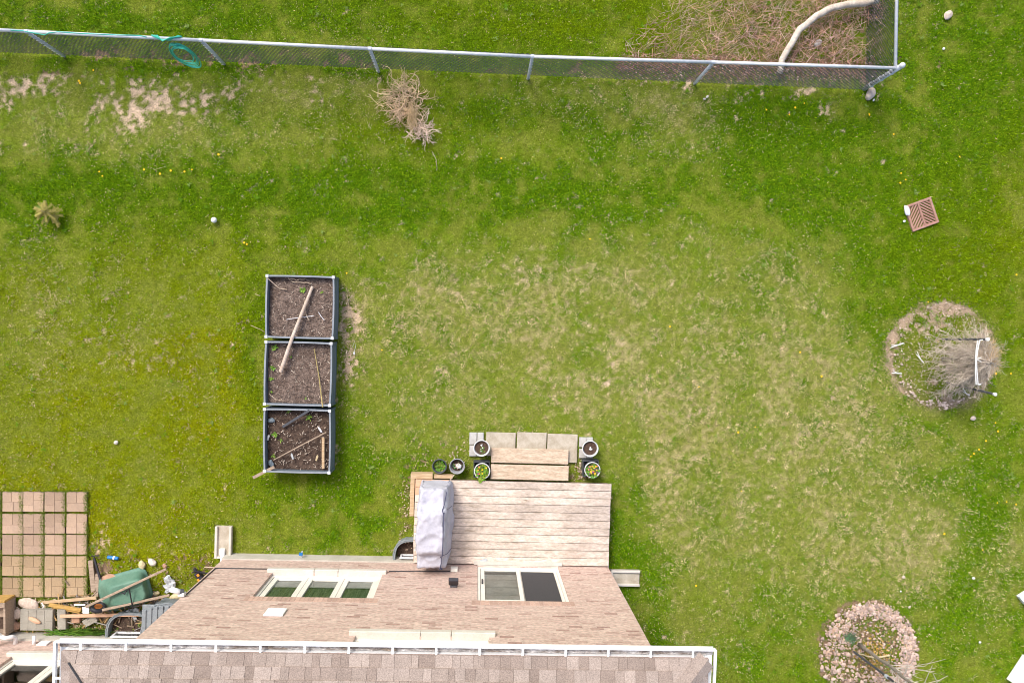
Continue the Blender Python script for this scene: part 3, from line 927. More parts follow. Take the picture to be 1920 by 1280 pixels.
for k in range(15):
    u = EU0 + .22 + k * .545
    HG.append(((u - .014, EV - .012, EZ + .021), (u + .014, gv + .004, EZ + .028)))
for k in range(3):
    v = EV - .35 - k * .6
    HG.append(((g0, v - .012, EZ + .021), (EU0 + .02, v + .012, EZ + .027)))
    HG.append(((EU1 - .02, v - .2, EZ + .021), (g1, v - .176, EZ + .027)))
for a, b in HG:
    mb = MB(); mb.box(a, b); mb.build('gutter_hanger', 'white', gut)
mb = MB()
n = 160
vs = []; fs = []
for i in range(n + 1):
    u = g0 + .01 + (g1 - g0 - .02) * i / n
    for j in range(4):
        vs.append((u, EV + .0 + (gv - .012 - EV) * j / 3, EZ - .085 + random.uniform(0, .02)))
for i in range(n):
    for j in range(3):
        fs.append((i * 4 + j, i * 4 + 4 + j, i * 4 + 5 + j, i * 4 + 1 + j))
mb.add(vs, fs)
mb.build('gutter_silt', 'grime', gut)
# things fixed to the wall
mb = MB()
mb.tube([(.04, .012, 2.15), (.05, .012, 1.5), (.055, .012, .84), (.10, .012, .825), (1.0, .012, .82)], .009, n=5)
mb.build('cable', 'black', house)
mb = MB(); mb.tube([(3.2, .012, .83), (3.9, .012, .78), (4.36, .012, .76)], .009, n=5)
mb.build('cable', 'black', house)
u, z = onwall(516, 1149)
mb = MB(); mb.box((u - .15, .002, z - .14), (u + .15, .03, z + .14), bev=.01)
v_ = mb.build('vent_cover', 'white', house)
mb = MB()
for i in range(6): mb.box((u - .12, .031, z - .11 + i * .04), (u + .12, .036, z - .095 + i * .04))
mb.build('slat', 'cap', v_)
u, z = onwall(852, 1070)
mb = MB(); mb.box((u - .07, .002, z - .06), (u + .06, .07, z + .07), bev=.008)
mb.build('outlet_box', 'offwhite', house)
mb = MB(); p = [(-.05, .03, .02)]
mb.tube([(-.045, -.16, .20), (-.045, -.16, 2.0), (-.045, -.16, EZ - .12)], .035, n=8)
mb.build('downspout', 'white', house)
mb = MB(); mb.tube([(-.045, -.16, .20), (-.06, -.08, .12), (-.07, .10, .07)], .04, n=8); mb.box((-.13, .02, .02), (-.03, .14, .11), bev=.01)
mb.build('downspout_elbow', 'white', house)

# lamp, camera, tap: fixed but each its own thing
u, z = onwall(850, 1103); p = fromH(u, 0, z)
t = thing('wall_lamp', p, 'small black flood lamp on the brick wall between the window and the patio door', 'lamp', rz=TH)
mb = MB(); mb.box((-.06, .002, -.16), (.06, .05, -.04), bev=.01); mb.build('wall_plate', 'darkgrey', t)
mb = MB()
m = Matrix.Translation((0, .13, .02)) @ Matrix.Rotation(R(50), 4, 'X')
mb.box((-.085, -.10, -.03), (.085, .10, .03), bev=.01, mat=m)
mb.build('lamp_head', 'black', t)
mb = MB(); mb.tube([(0, .04, -.09), (0, .10, -.01)], .02, n=8); mb.build('bracket', 'black', t)
u, z = onwall(352, 1118); p = fromH(0.0, 0.04, z)
t = thing('security_camera', p, 'white tube shaped camera on the left corner of the brick wall', 'camera', rz=TH)
mb = MB(); mb.box((-.05, -.03, -.05), (.05, .03, .05), bev=.01); mb.build('mount', 'white', t)
mb = MB(); mb.tube([(-.02, .04, .02), (-.17, .10, .05)], .045, n=12); mb.build('camera_body', 'white', t, True)
mb = MB(); mb.tube([(.02, .035, -.01), (-.03, .05, .02)], .047, n=12); mb.build('lens_hood', 'darkgrey', t)
u, z = onwall(563, 1050); p = fromH(u, 0, .16)
t = thing('garden_tap', p, 'small outdoor tap with a blue handle low on the foundation under the window', 'tap', rz=TH)
mb = MB(); mb.tube([(0, .02, 0), (0, .10, 0), (0, .13, -.05)], .014, n=7); mb.build('spout', 'galv', t)
mb = MB(); mb.tube([(0, .09, .01), (0, .11, .07)], .008, n=6); mb.box((-.035, .08, .06), (.035, .14, .075), bev=.008); mb.build('handle', 'blue', t)

# ------------------------------------------------------------------ neighbouring recessed wing
wing = thing('neighbouring_house', fromH(0, -1.6, 0), 'attached brick house set back at the lower left corner with a cream framed window', 'house', rz=TH)
NW = (-3.45, -1.75, .95, 2.4)
mb = MB()
wall_with_openings(mb, -7.5, -.001, .30, 5.0, -.12, 0.0, [NW])
mb.add([(-7.5, 0, .3), (-7.5, -7, .3), (-7.5, -7, 5), (-7.5, 0, 5)], [(0, 1, 2, 3)])
mb.build('wall', 'brick', wing)
mb = MB(); mb.box((-7.52, -7, -.2), (-.03, .03, .296)); mb.build('foundation', 'concrete', wing)
f = window(wing, NW, (1, 1), [(NW[0] - .1, -2.6), (-2.6, NW[1] + .1)])
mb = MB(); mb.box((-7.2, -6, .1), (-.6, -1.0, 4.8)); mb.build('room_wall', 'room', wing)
mb = MB()
mb.add([(-7.8, .3, 5.0), (-.6, .3, 5.0), (-.6, -3.5, 6.6), (-7.8, -3.5, 6.6), (-7.8, -7.3, 5.0), (-.6, -7.3, 5.0)], [(0, 1, 2, 3), (3, 2, 5, 4), (0, 3, 4), (1, 5, 2), (4, 5, 1, 0)], SHC[0])
mb.build('roof', 'shingle', wing)
# white pipes on that wall


def vpt(px, py, v=0.06):
    a = onwall(px, py, -1.6 + v)
    return (a[0], v, a[1])


mb = MB()
a = vpt(8, 1207); 
mb.tube([(a[0] + .10, .0, .42), (a[0] + .10, .12, .42), (a[0] + .08, .16, .50), (a[0] - .0, .16, .56), (a[0] - .12, .16, .50), (a[0] - .2, .15, .40)], .04, n=10)
mb.tube([(a[0] - .2, .02, .60), (a[0] - .16, .16, .6), (a[0] - .1, .18, .5)], .04, n=10)
mb.build('vent_pipe', 'white', wing, True)
a = vpt(60, 1203)
mb = MB(); mb.tube([(a[0], -.02, .42), (a[0], .15, .42)], .032, n=10); mb.build('outlet_pipe', 'white', wing, True)
a = vpt(78, 1203)
mb = MB(); mb.box((a[0] - .08, .002, .34), (a[0] + .10, .03, .50), bev=.006); mb.build('wall_plate', 'white', wing)

# ------------------------------------------------------------------ deck
DZ = .36
D0, D1, DV = 3.60, 7.36, 1.62
deck = thing('wooden_deck', fromH(D0, 0, 0), 'low weathered timber deck with pale worn boards against the brick house', 'deck', rz=TH)
mb = MB(); nb = 11; pit = (DV - .02) / nb
for k in range(nb):
    t = random.uniform(.84, 1.04)
    y0 = .02 + k * pit
    if k >= 9:
        mb.box((.64, y0 + .0045, DZ - .035), (D1 - D0 + random.uniform(-.004, .004), y0 + pit - .0045, DZ), (t, t * .99, t * .97), bev=.004)
    else:
        mb.box((-.0 + random.uniform(-.01, .01), y0 + .0045, DZ - .035), (D1 - D0 + random.uniform(-.004, .004), y0 + pit - .0045, DZ), (t, t * .99, t * .97), bev=.004)
mb.build('deck_boards', 'deck', deck)
mb = MB()
mb.box((.0, .03, .02), (.04, DV - .05, DZ - .04)); mb.box((D1 - D0 - .06, .03, .02), (D1 - D0 - .02, DV - .05, DZ - .04)); mb.box((.05, DV - .09, .02), (D1 - D0 - .07, DV - .05, DZ - .04))
for k in range(6): mb.box((.5 + k * .5, .03, .03), (.54 + k * .5, DV - .1, DZ - .05))
mb.build('deck_frame', 'underwood', deck)
mb = MB()
mb.box((.0, 9 * pit + .024, DZ - .034), (.632, 10 * pit + .017, DZ + .006), bev=.003)
mb.box((.0, 10 * pit + .023, DZ - .034), (.636, 11 * pit + .020, DZ + .007), bev=.003)
mb.build('replacement_boards', 'newwood', deck, )
mb = MB()
mb.box((-.10, .9, .08), (-.02, 1.70, .30), bev=.004); mb.box((-.10, 1.62, .10), (.32, 1.72, .305), bev=.004); mb.box((.34, 1.63, .10), (.70, 1.69, .27), bev=.004)
mb.build('corner_planks', 'tanwood', deck)
mb = MB()
for k, (vv, zz) in enumerate(((DV + .015, .24), (DV + .315, .13))):
    mb.box((1.43, vv, zz - .04), (2.94, vv + .285, zz), bev=.005)
st = mb.build('step_tread', 'tread', deck)
mb = MB(); mb.box((1.45, DV + .02, .0), (1.49, DV + .57, .088)); mb.box((2.88, DV + .02, .0), (2.92, DV + .57, .088)); mb.box((1.5, DV + .57, .0), (2.87, DV + .59, .085))
mb.build('step_frame', 'underwood', deck)

# pale slabs at the foot of the steps
for k, (x0, y0, x1, y1, lb) in enumerate(((911, 811, 967, 846, 'pale square concrete slab at the left end of the row before the deck steps'),
                                          (969, 811, 1025, 846, 'pale square concrete slab in the middle of the row before the deck steps'),
                                          (1026, 814, 1083, 858, 'pale square concrete slab at the right end of the row before the deck steps'))):
    a = W(x0, y0, .03); b = W(x1, y1, .03); c = (a + b) / 2
    mb = MB(); hx = abs(a.x - b.x) / 2 - .004; hy = abs(a.y - b.y) / 2
    mb.box((-hx, -hy - .09, -.05), (hx, hy, 0), bev=.008)
    o = mb.build('concrete_slab', 'slab', origin=(0, 0, 0)); o.location = (c.x, c.y, .032); o.rotation_euler.z = TH
    tag(o, lb, 'paving slab', 'concrete slabs before the deck steps')
CB = [(887, 822, .15, .24, 'left'), (901, 822, .13, .24, 'left'), (887, 845, .15, .22, 'left'), (901, 845, .13, .22, 'left'),
      (1093, 829, .15, .20, 'right'), (1106, 829, .13, .20, 'right'), (1093, 850, .15, .19, 'right'), (1106, 850, .13, .19, 'right')]
nm = {0: 'outer far', 1: 'inner far', 2: 'outer near', 3: 'inner near', 4: 'inner far', 5: 'outer far', 6: 'inner near', 7: 'outer near'}
for k, (x, y, w, h, s_) in enumerate(CB):
    p = W(x, y, .03)
    mb = MB(); mb.box((-w / 2 + .003, -h / 2 + .003, -.05), (w / 2 - .003, h / 2 - .003, 0), bev=.01)
    o = mb.build('paving_stone', 'cobble', origin=(0, 0, 0)); o.location = (p.x, p.y, .028 + .002 * (k % 3)); o.rotation_euler.z = TH + random.uniform(-.02, .02)
    w_ = 'white pot left' if s_ == 'left' else 'white pot right'
    tag(o, 'grey paving stone, %s one under the %s of the steps' % (nm[k], w_), 'paving stone', 'grey paving stones under the pots')


# pots -------------------------------------------------------------
def leafy(mb, c, n, r, s, cols, zr=.05, up=.4):
    for _ in range(n):
        a = random.uniform(0, 6.28); d = r * math.sqrt(random.random())
        q = Vector((c[0] + d * math.cos(a), c[1] + d * math.sin(a), c[2] + random.uniform(0, zr)))
        b = random.uniform(0, 6.28); l = s * random.uniform(.6, 1.3); w = l * .35
        e = Vector((math.cos(b), math.sin(b), random.uniform(-.1, up))) * l; sd = Vector((-math.sin(b), math.cos(b), random.uniform(-.3, .3))) * w
        mb.add([q, q + e * .5 + sd, q + e, q + e * .5 - sd], [(0, 1, 2, 3)], tuple(v * random.uniform(.6, 1.3) for v in random.choice(cols)))


def petals(mb, q, s, n=5):
    for i in range(n):
        a = 6.28 * i / n; e = Vector((math.cos(a), math.sin(a), .25)) * s; sd = Vector((-math.sin(a), math.cos(a), 0)) * s * .45
        mb.add([q, q + e * .6 + sd, q + e, q + e * .6 - sd], [(0, 1, 2, 3)])


def pot(px, py, h, r, mat, label, soil=True, soilz=None, name='plant_pot', soilmat='potsoil', base=.72):
    p = W(px, py, h)
    t = thing(name, (p.x, p.y, 0.03), label, 'plant pot', 'pots beside the deck steps')
    h = h - .03
    prof = [(.001, .0), (r * base, .0), (r * .96, h - .035), (r, h - .03), (r, h), (r - .014, h), (r - .018, h - .03), (r * base - .015, .015), (.001, .015)]
    mb = MB(); mb.lathe((0, 0, 0), prof, 32); mb.build('pot_shell', mat, t, True)
    if soil:
        z = h - .05 if soilz is None else soilz
        mb = MB(); vs = [(0, 0, z + .01)]; rr = (r - .03) if z > h * .5 else r * (base + (1 - base) * z / h) - .02
        for q in (.5, 1):
            for j in range(24): vs.append((rr * q * math.cos(j * .2618), rr * q * math.sin(j * .2618), z + random.uniform(-.008, .008)))
        fs = [(0, 1 + j, 1 + (j + 1) % 24) for j in range(24)] + [(1 + j, 25 + j, 25 + (j + 1) % 24, 1 + (j + 1) % 24) for j in range(24)]
        mb.add(vs, fs); mb.build('soil', soilmat, t)
    return t, h


G1 = [(1, 1, 1), (1.3, 1.2, .9), (.8, .9, .8)]
t, h = pot(903, 840, .30, .158, 'pot', 'round white pot of dark soil at the left end of the slab row')
mb = MB()
for _ in range(9): mb.rock((random.uniform(-.03, .02), random.uniform(-.07, .07), h - .04), .012, flat=.6)
tag(mb.build('pebbles', 'cap', t), kind='stuff')
mb = MB(); leafy(mb, (0, -.04, h - .05), 16, .08, .03, G1); tag(mb.build('seedling', 'leaf', t), kind='stuff')
t, h = pot(1107, 841, .30, .158, 'pot', 'round white pot of bare brown soil at the right end of the slab row')
mb = MB()
for _ in range(6): mb.rock((random.uniform(-.02, .03), random.uniform(-.03, .03), h - .035), .018, flat=.6)
tag(mb.build('pebbles', 'cap', t), kind='stuff')
for px, py, lb, cols in ((904, 883, 'white pot overflowing with green leaves beside the left end of the steps', [(1, 1, 1), (1.5, 1.2, .9)]),
                         (1111, 881, 'white pot of yellow and purple flowers beside the right end of the steps', [(1.3, 1.1, 1), (.7, .8, 1)])):
    left = px < 1000
    t, h = pot(px, py, .36, .155, 'pot', lb)
    mb = MB(); leafy(mb, (0, -.01, h - .05), 190, .125, .045, cols, .08)
    if left: leafy(mb, (-.02, -.15, h - .03), 60, .06, .04, cols, .06)
    mb.build('foliage', 'leaf', t)
    for nm_, mt, n_ in (('yellow_flower', 'yellow', 4 if left else 12), ('purple_flower', 'purple', 3 if left else 12), ('orange_flower', 'orange', 3 if left else 7)):
        for _ in range(n_):
            mb = MB(); petals(mb, Vector((random.uniform(-.09, .09), random.uniform(-.09, .09) + (.03 if nm_ == 'purple_flower' else 0), h + .035)), .016)
            mb.build(nm_, mt, t)
    p = W(px, py, .36)
    mb = MB(); s_ = .155; H_ = .20
    x0 = p.x - s_ - .01; y0 = p.y - s_
    for a, b in (((x0, y0, .0), (x0 + 2 * s_, y0 + .012, H_)), ((x0, y0 + 2 * s_ - .012, .0), (x0 + 2 * s_, y0 + 2 * s_, H_)), ((x0, y0 + .013, .0), (x0 + .012, y0 + 2 * s_ - .013, H_)), ((x0 + 2 * s_ - .012, y0 + .013, .0), (x0 + 2 * s_, y0 + 2 * s_ - .013, H_)), ((x0 + .014, y0 + .014, .0), (x0 + 2 * s_ - .014, y0 + 2 * s_ - .014, .012))):
        mb.box(a, b)
    tag(mb.build('planter_crate', 'darkgrey'), 'square dark crate around the %s pot beside the steps' % ('leafy green' if left else 'yellow and purple flower'), 'crate')
t, h = pot(824, 874, .20, .142, 'darkgrey', 'black plastic pot with grass growing in it, leftmost of the pots', soilz=.05, base=.78)
mb = MB(); leafy(mb, (0, 0, .05), 160, .10, .05, [(.8, .9, .8), (1.1, 1, 1)], .05, up=1.0); mb.build('grass_tuft', 'leaf', t)
t, h = pot(857, 874, .22, .150, 'greypot', 'grey plastic pot holding scraps and a crumpled white paper', soilz=.07, base=.80)
mb = MB(); mb.rock((.03, -.01, .12), (.055, .045, .03), sub=2, rough=.3); mb.build('crumpled_paper', 'cap', t)
mb = MB()
for _ in range(7):
    mb = MB(); a = random.uniform(0, 6.28); mb.tube(wob((.07 * math.cos(a), .07 * math.sin(a), .10), (-.06 * math.cos(a + .5), -.06 * math.sin(a + .5), .16), 4, .01), .004); mb.build('twig', 'twig', t)
mb = MB(); leafy(mb, (0, 0, .09), 16, .09, .035, [(.5, .8, 3), (1, 1, .6)]); tag(mb.build('scraps', 'leaf', t), kind='stuff')
p = W(845, 893, .05)
mb = MB(); mb.tube(wob((p.x, p.y - .02, .28), (p.x + .08, p.y + .08, .25), 3, .004), .010, n=6)
tag(mb.build('wooden_stick', 'twig'), 'short pale stick leaning on the rim of the grey scrap pot', 'stick')
p = W(907, 1050, DZ)
mb = MB(); m = Matrix.Translation((p.x, p.y, DZ + .006)) @ Matrix.Rotation(.25, 4, 'Z')
mb.box((-.07, -.03, 0), (.07, .03, .008), mat=m); mb.box((.0, -.02, .009), (.05, .035, .02), mat=m)
tag(mb.build('folded_paper', 'bag'), 'crumpled white paper scrap on the deck by the patio door', 'paper')

# ------------------------------------------------------------------ covered grill
gp = W(812, 990, 1.2); gp.z = DZ
gr = thing('covered_grill', gp, 'barbecue grill under a pale grey fitted cover standing on the left end of the deck', 'grill', rz=TH)
YS = [-.755, -.735, -.62, -.47, -.445, -.38, -.2, 0, .16, .30, .335, .40, .54, .64, .69, .70]
prof = []
for y in YS:
    if y < -.45: top = .85 + .02 * (y + .75)
    elif y < -.40: top = .95
    elif y < .31: top = 1.04 + .008 * math.sin(y * 14)
    elif y < .36: top = .97
    elif y < .60: top = .89 - .12 * (y - .36)
    else: top = .82
    if y in (-.755, .70): top = .72
    k = 1.0 if -.45 < y < .5 else .95 - .35 * max(0, y - .5)
    bl, tl, tr, br = -.29 * k, -.275 * k, .19 * k, .33 * (.80 + .20 * math.cos(y * 1.9))
    if y in (-.755, .70): tl *= .86; tr *= .92; bl *= .93; br *= .9
    sec = [(bl - .02, .03), (bl - .005, .35), (bl, .65), (tl - .012, top - .09), (tl, top - .02), (tl + .03, top), (-.12 * k, top - .006), (-.02, top - .012), (.09 * k, top - .004), (tr - .02, top), (tr, top - .012),
           (tr + .03, top - .07), (tr + .065, .68), (br - .04, .42), (br, .18), (br + .005, .03)]
    prof.append([(x, y, z) for x, z in sec])
mb = MB(); n = len(prof[0]); vs = [q for s_ in prof for q in s_]
fs = []
for i in range(len(prof) - 1):
    for j in range(n - 1):
        fs.append((i * n + j, i * n + j + 1, (i + 1) * n + j + 1, (i + 1) * n + j))
fs.append(tuple(range(n))); fs.append(tuple((len(prof) - 1) * n + j for j in range(n - 1, -1, -1)))
mb.add(vs, fs)
cv = mb.build('fitted_cover', 'cover', gr, True)
sb = cv.modifiers.new('s', 'SUBSURF'); sb.levels = 3; sb.render_levels = 3; sb.subdivision_type = 'CATMULL_CLARK'
tx = bpy.data.textures.new('wrinkle', 'CLOUDS'); tx.noise_scale = .25
dm = cv.modifiers.new('d', 'DISPLACE'); dm.texture = tx; dm.strength = .065; dm.mid_level = .5; dm.texture_coords = 'LOCAL'
tx2 = bpy.data.textures.new('wrinkle2', 'STUCCI'); tx2.noise_scale = .09
dm = cv.modifiers.new('d2', 'DISPLACE'); dm.texture = tx2; dm.strength = .016; dm.mid_level = .5; dm.texture_coords = 'LOCAL'
tx3 = bpy.data.textures.new('crease', 'MUSGRAVE'); tx3.musgrave_type = 'RIDGED_MULTIFRACTAL'; tx3.noise_scale = .33
dm = cv.modifiers.new('d3', 'DISPLACE'); dm.texture = tx3; dm.strength = .022; dm.mid_level = .5; dm.texture_coords = 'LOCAL'
mb = MB()
mb.tube([(.14, -.75, .82), (.165, -.62, .88), (.165, -.5, .91), (.15, -.47, .97), (.185, -.44, 1.04), (.19, -.2, 1.065), (.19, .1, 1.065), (.185, .30, 1.05), (.16, .36, .97), (.19, .45, .91), (.21, .58, .88), (.22, .66, .84)], .009, n=5)
mb.tube([(.185, -.44, 1.0), (.26, -.47, .8), (.33, -.47, .45)], .005, n=5)
mb.tube([(.185, .30, 1.02), (.24, .33, .8), (.32, .32, .45)], .004, n=5)
mb.rock((.165, -.735, .80), (.03, .02, .015)); mb.rock((.19, .315, 1.0), (.02, .015, .012))
mb.build('seam', 'seam', gr)
for x in (-.24, .24):
    for y in (-.6, .55):
        mb = MB(); mb.box((x - .02, y - .02, .0), (x + .02, y + .02, .3)); mb.build('leg', 'black', gr)


# ------------------------------------------------------------------ window wells
def well(name, c, w, d, h, z0, rz, label, ribs=False):
    t = thing(name, c, label, 'window well', rz=rz)
    mb = MB(); n = 22; inn = []; out = []
    for i in range(n + 1):
        a = math.pi * i / n
        k = 1 + (.025 if i % 2 else 0)
        sx = math.copysign(abs(math.cos(a)) ** .7, math.cos(a)); sy = math.sin(a) ** .7
        out.append((sx * w / 2 * k, sy * d * k)); inn.append((sx * (w / 2 - .03), sy * (d - .03)))
    vs = []
    for (x, y) in out: vs += [(x, y, z0), (x, y, h)]
    for (x, y) in inn: vs += [(x, y, z0), (x, y, h + .004)]
    m = 2 * (n + 1); fs = []
    for i in range(n):
        fs += [(2 * i, 2 * i + 1, 2 * i + 3, 2 * i + 2), (m + 2 * i, m + 2 * i + 2, m + 2 * i + 3, m + 2 * i + 1), (2 * i + 1, m + 2 * i + 1, m + 2 * i + 3, 2 * i + 3)]
    mb.add(vs, fs); mb.build('shell', 'plastic', t)
    mb = MB(); mb.tube([(x, y, h) for x, y in out], .014, n=6); mb.build('rim', 'plastic', t)
    mb = MB(); mb.box((-w / 2 + .05, .0, z0), (w / 2 - .05, d * .7, z0 + .02)); mb.build('gravel_floor', 'soil_dark', t)
    f = sash('basement_window', t, -w / 2 + .12, w / 2 - .12, z0 + .03, .24, .025, t=.04, d=.03, mat='cap')
    glass(f, -w / 2 + .15, w / 2 - .15, z0 + .06, .21, .03)
    return t


well('window_well', fromH(3.58, 0.03, 0), .74, .38, .20, -.02, TH, 'grey curved window well half hidden under the deck and the covered grill')
well('window_well', fromH(-1.75, -1.57, 0), .88, .46, .16, -.02, TH, 'open grey window well at the foot of the recessed wall beside the planks')
wl = well('window_well', fromH(-.98, -1.57, 0), .95, .72, .34, -.02, TH, 'grey window well with a ribbed plastic lid next to the left corner of the house')
mb = MB()
for i in range(9):
    x = -.42 + i * .105
    mb.box((x - .038, .10, .36), (x + .038, .70 - .10 * (abs(x) / .45) ** 2, .378), bev=.008)
mb.box((-.46, .04, .345), (.46, .62, .358)); mb.box((-.47, .56, .30), (.47, .70, .3445), bev=.02)
mb.build('ribbed_lid', 'plastic', wl)


# splash blocks ----------------------------------------------------
def splash(px, py, w, l, rz, label):
    p = W(px, py, .06)
    t = thing('splash_block', (p.x, p.y, 0), label, 'splash block', rz=rz)
    mb = MB(); mb.box((-w / 2, -l / 2, 0), (w / 2, l / 2, .05), bev=.006); mb.build('trough', 'slab', t)
    mb = MB()
    mb.box((-w / 2 - .002, -l / 2, .051), (-w / 2 + .045, l / 2, .10), bev=.008); mb.box((w / 2 - .045, -l / 2, .051), (w / 2 + .002, l / 2, .10), bev=.008); mb.box((-w / 2 + .046, -l / 2, .051), (w / 2 - .046, -l / 2 + .04, .10), bev=.008)
    mb.build('raised_edge', 'sill', t)


splash(419, 1016, .31, .62, TH, 'narrow tan splash block on the grass at the left corner of the house')
splash(1172, 1083, .31, .58, TH + math.pi / 2 * -1, 'tan splash block lying sideways at the right corner of the house')

# ------------------------------------------------------------------ patio of pink pavers
rw = ['topmost', 'second', 'third', 'fourth', 'lowest']; cw = ['outermost left', 'second from outer left', 'leftmost in view', 'second', 'third', 'rightmost']
for j, b in enumerate(PAV_Y):
    for i, a in enumerate(PAV_X):
        if i < 1: continue
        p = W(a + 19.5, b + 19.5, .02)
        mb = MB(); s_ = .190; t0 = random.uniform(.82, 1.08)
        if j > 2: t0 *= .92
        base = np.array((1.08, 1.03 if j < 3 else 1.04, .97 if j < 3 else .84)) * t0
        mb.box((-s_, -s_, -.05), (s_, s_, -.006), tuple(base * .45))
        pat = random.choice([[(0, 0, .55, .5), (.55, 0, 1, .5), (0, .5, .45, 1), (.45, .5, 1, 1)], [(0, 0, .5, .35), (.5, 0, 1, .6), (0, .35, .5, 1), (.5, .6, 1, 1)],
                             [(0, 0, .35, 1), (.35, 0, 1, .55), (.35, .55, 1, 1)], [(0, 0, 1, .45), (0, .45, .5, 1), (.5, .45, 1, 1)]])
        for (x0, y0, x1, y1) in pat:
            k = base * random.uniform(.93, 1.07)
            mb.box((-s_ + x0 * 2 * s_ + .0025, -s_ + y0 * 2 * s_ + .0025, -.006), (-s_ + x1 * 2 * s_ - .0025, -s_ + y1 * 2 * s_ - .0025, 0), tuple(k), bev=.003)
        o = mb.build('patio_paver', 'paver', origin=(0, 0, 0)); o.location = (p.x, p.y, .022 + random.uniform(-.002, .004)); o.rotation_euler.z = TH * .6 + random.uniform(-.012, .012)
        col = ['', 'cut off by the photo edge', 'leftmost whole one', 'second whole one', 'third whole one', 'rightmost'][i]
        tag(o, 'pink patio paver in the %s row from the lawn, %s' % (['first', 'second', 'third', 'fourth', 'fifth'][j], col), 'paver', 'pink pavers of the patio grid')

# ------------------------------------------------------------------ raised beds
BH = .45
BEDS = [((501, 517), (625, 520), (623, 634), (499, 631), 'soil', 'grey raised garden bed farthest from the house with a broom pole across it'),
        ((499, 641), (621, 644), (618, 760), (496, 757), 'soil', 'middle grey raised garden bed with a thin bamboo stick on the soil'),
        ((496, 767), (618, 770), (617, 886), (496, 883), 'soil_dark', 'grey raised garden bed nearest the house with darker soil and a short plank')]
for k, (tl, tr, br, bl, sm, lb) in enumerate(BEDS):
    C4 = [W(*q, BH) for q in (tl, tr, br, bl)]; c = sum(C4, Vector()) / 4; c.z = 0
    t = thing('raised_bed', c, lb, 'raised bed', 'three raised garden beds in a row')
    Q = [q - c for q in C4]
    for a, b, bow in ((0, 1, .008), (1, 2, .013), (2, 3, .006), (3, 0, .013)):
        p, q = Q[a], Q[b]; d = (q - p).normalized(); nrm = Vector((d.y, -d.x, 0))
        if nrm.dot((p + q) / 2) < 0: nrm = -nrm
        mb = MB(); N_ = 10; vs = []; fs = []
        for i in range(N_ + 1):
            f_ = i / N_; m_ = p.lerp(q, f_) + nrm * (bow * 4 * f_ * (1 - f_) + .004)
            for zz, oo in ((-.02, .008), (.11, .016), (.14, .002), (.26, .014), (.29, .0), (.40, .012), (.425, .0)):
                vs.append((m_.x + nrm.x * oo, m_.y + nrm.y * oo, zz))
            for zz, oo in ((.425, -.02), (-.02, -.02)):
                vs.append((m_.x + nrm.x * oo, m_.y + nrm.y * oo, zz))
        for i in range(N_):
            for j in range(9):
                fs.append((i * 9 + j, i * 9 + (j + 1) % 9, (i + 1) * 9 + (j + 1) % 9, (i + 1) * 9 + j))
        mb.add(vs, fs); mb.build('side_panel', 'slate', t)
        mb = MB(); pts = []
        for i in range(N_):
            f0, f1 = i / N_, (i + 1) / N_
            mb.beam(p.lerp(q, f0) + nrm * (bow * 4 * f0 * (1 - f0)) + Vector((0, 0, -.012)), p.lerp(q, f1) + nrm * (bow * 4 * f1 * (1 - f1)) + Vector((0, 0, -.012)), .030, .022)
        mb.build('top_rail', 'rim', t)
    for q in Q:
        mb = MB(); mb.box((q.x - .022, q.y - .022, -.02), (q.x + .022, q.y + .022, BH - .002)); pp = mb.build('corner_post', 'slate', t)
        mb = MB(); mb.box((q.x - .027, q.y - .027, BH + .001), (q.x + .027, q.y + .027, BH + .016), bev=.008); mb.build('cap', 'cap', pp)
    # soil
    N_ = 44; vs = []; fs = []
    for i in range(N_ + 1):
        for j in range(N_ + 1):
            a = Q[0].lerp(Q[1], i / N_); b = Q[3].lerp(Q[2], i / N_); m_ = a.lerp(b, j / N_) * .975
            wx, wy = m_.x + c.x, m_.y + c.y
            z = .31 + float(fbm(np.array(wx), np.array(wy), .35, 300 + k)) * .07 - .035 + random.uniform(-.010, .010) - .03 * (1 if sm == 'soil_dark' else 0)
            vs.append((m_.x, m_.y, z))
    for i in range(N_):
        for j in range(N_):
            fs.append((i * (N_ + 1) + j, (i + 1) * (N_ + 1) + j, (i + 1) * (N_ + 1) + j + 1, i * (N_ + 1) + j + 1))
    mb = MB(); mb.add(vs, fs); so = mb.build('soil', sm, t)
    mb = MB()
    for _ in range(120 if k < 2 else 170):
        a = random.uniform(-.5, .5); b = random.uniform(-.5, .5)
        x, y = a * 1.18, b * 1.1; an = random.uniform(0, 6.28); l = random.uniform(.01, .07)
        sc_ = random.uniform(.4, 1.5)
        mb.tube(wob((x, y, .325 - .02 * (k == 2)), (x + l * math.cos(an), y + l * math.sin(an), .33 - .02 * (k == 2)), 2, .004), random.uniform(.002, .005), n=4, col=(sc_ * 1.3, sc_ * 1.25, sc_ * 1.2))
    for _ in range(40):
        sc_ = random.uniform(.5, 1.2)
        mb.rock((random.uniform(-.58, .58), random.uniform(-.52, .52), .315), random.uniform(.005, .013), (sc_, sc_, sc_))
    tag(mb.build('plant_litter', 'greytwig', so), kind='stuff')

S_ = .335


def bits(name, mat, pts, z, r0, r1, label, cat, n=6, w=0.0):
    P_ = [W(*q[:2], q[2] if len(q) > 2 else z) for q in pts]
    mb = MB(); q = []
    for a, b in zip(P_[:-1], P_[1:]): q += wob(a, b, 4, w)[:-1]
    q.append(P_[-1]); mb.tube(q, r0, r1, n=n)
    return tag(mb.build(name, mat), label, cat)


def plank(name, mat, a, b, w, h, label, cat):
    mb = MB(); mb.beam(a, b, w, h, bev=.003)
    return tag(mb.build(name, mat), label, cat)


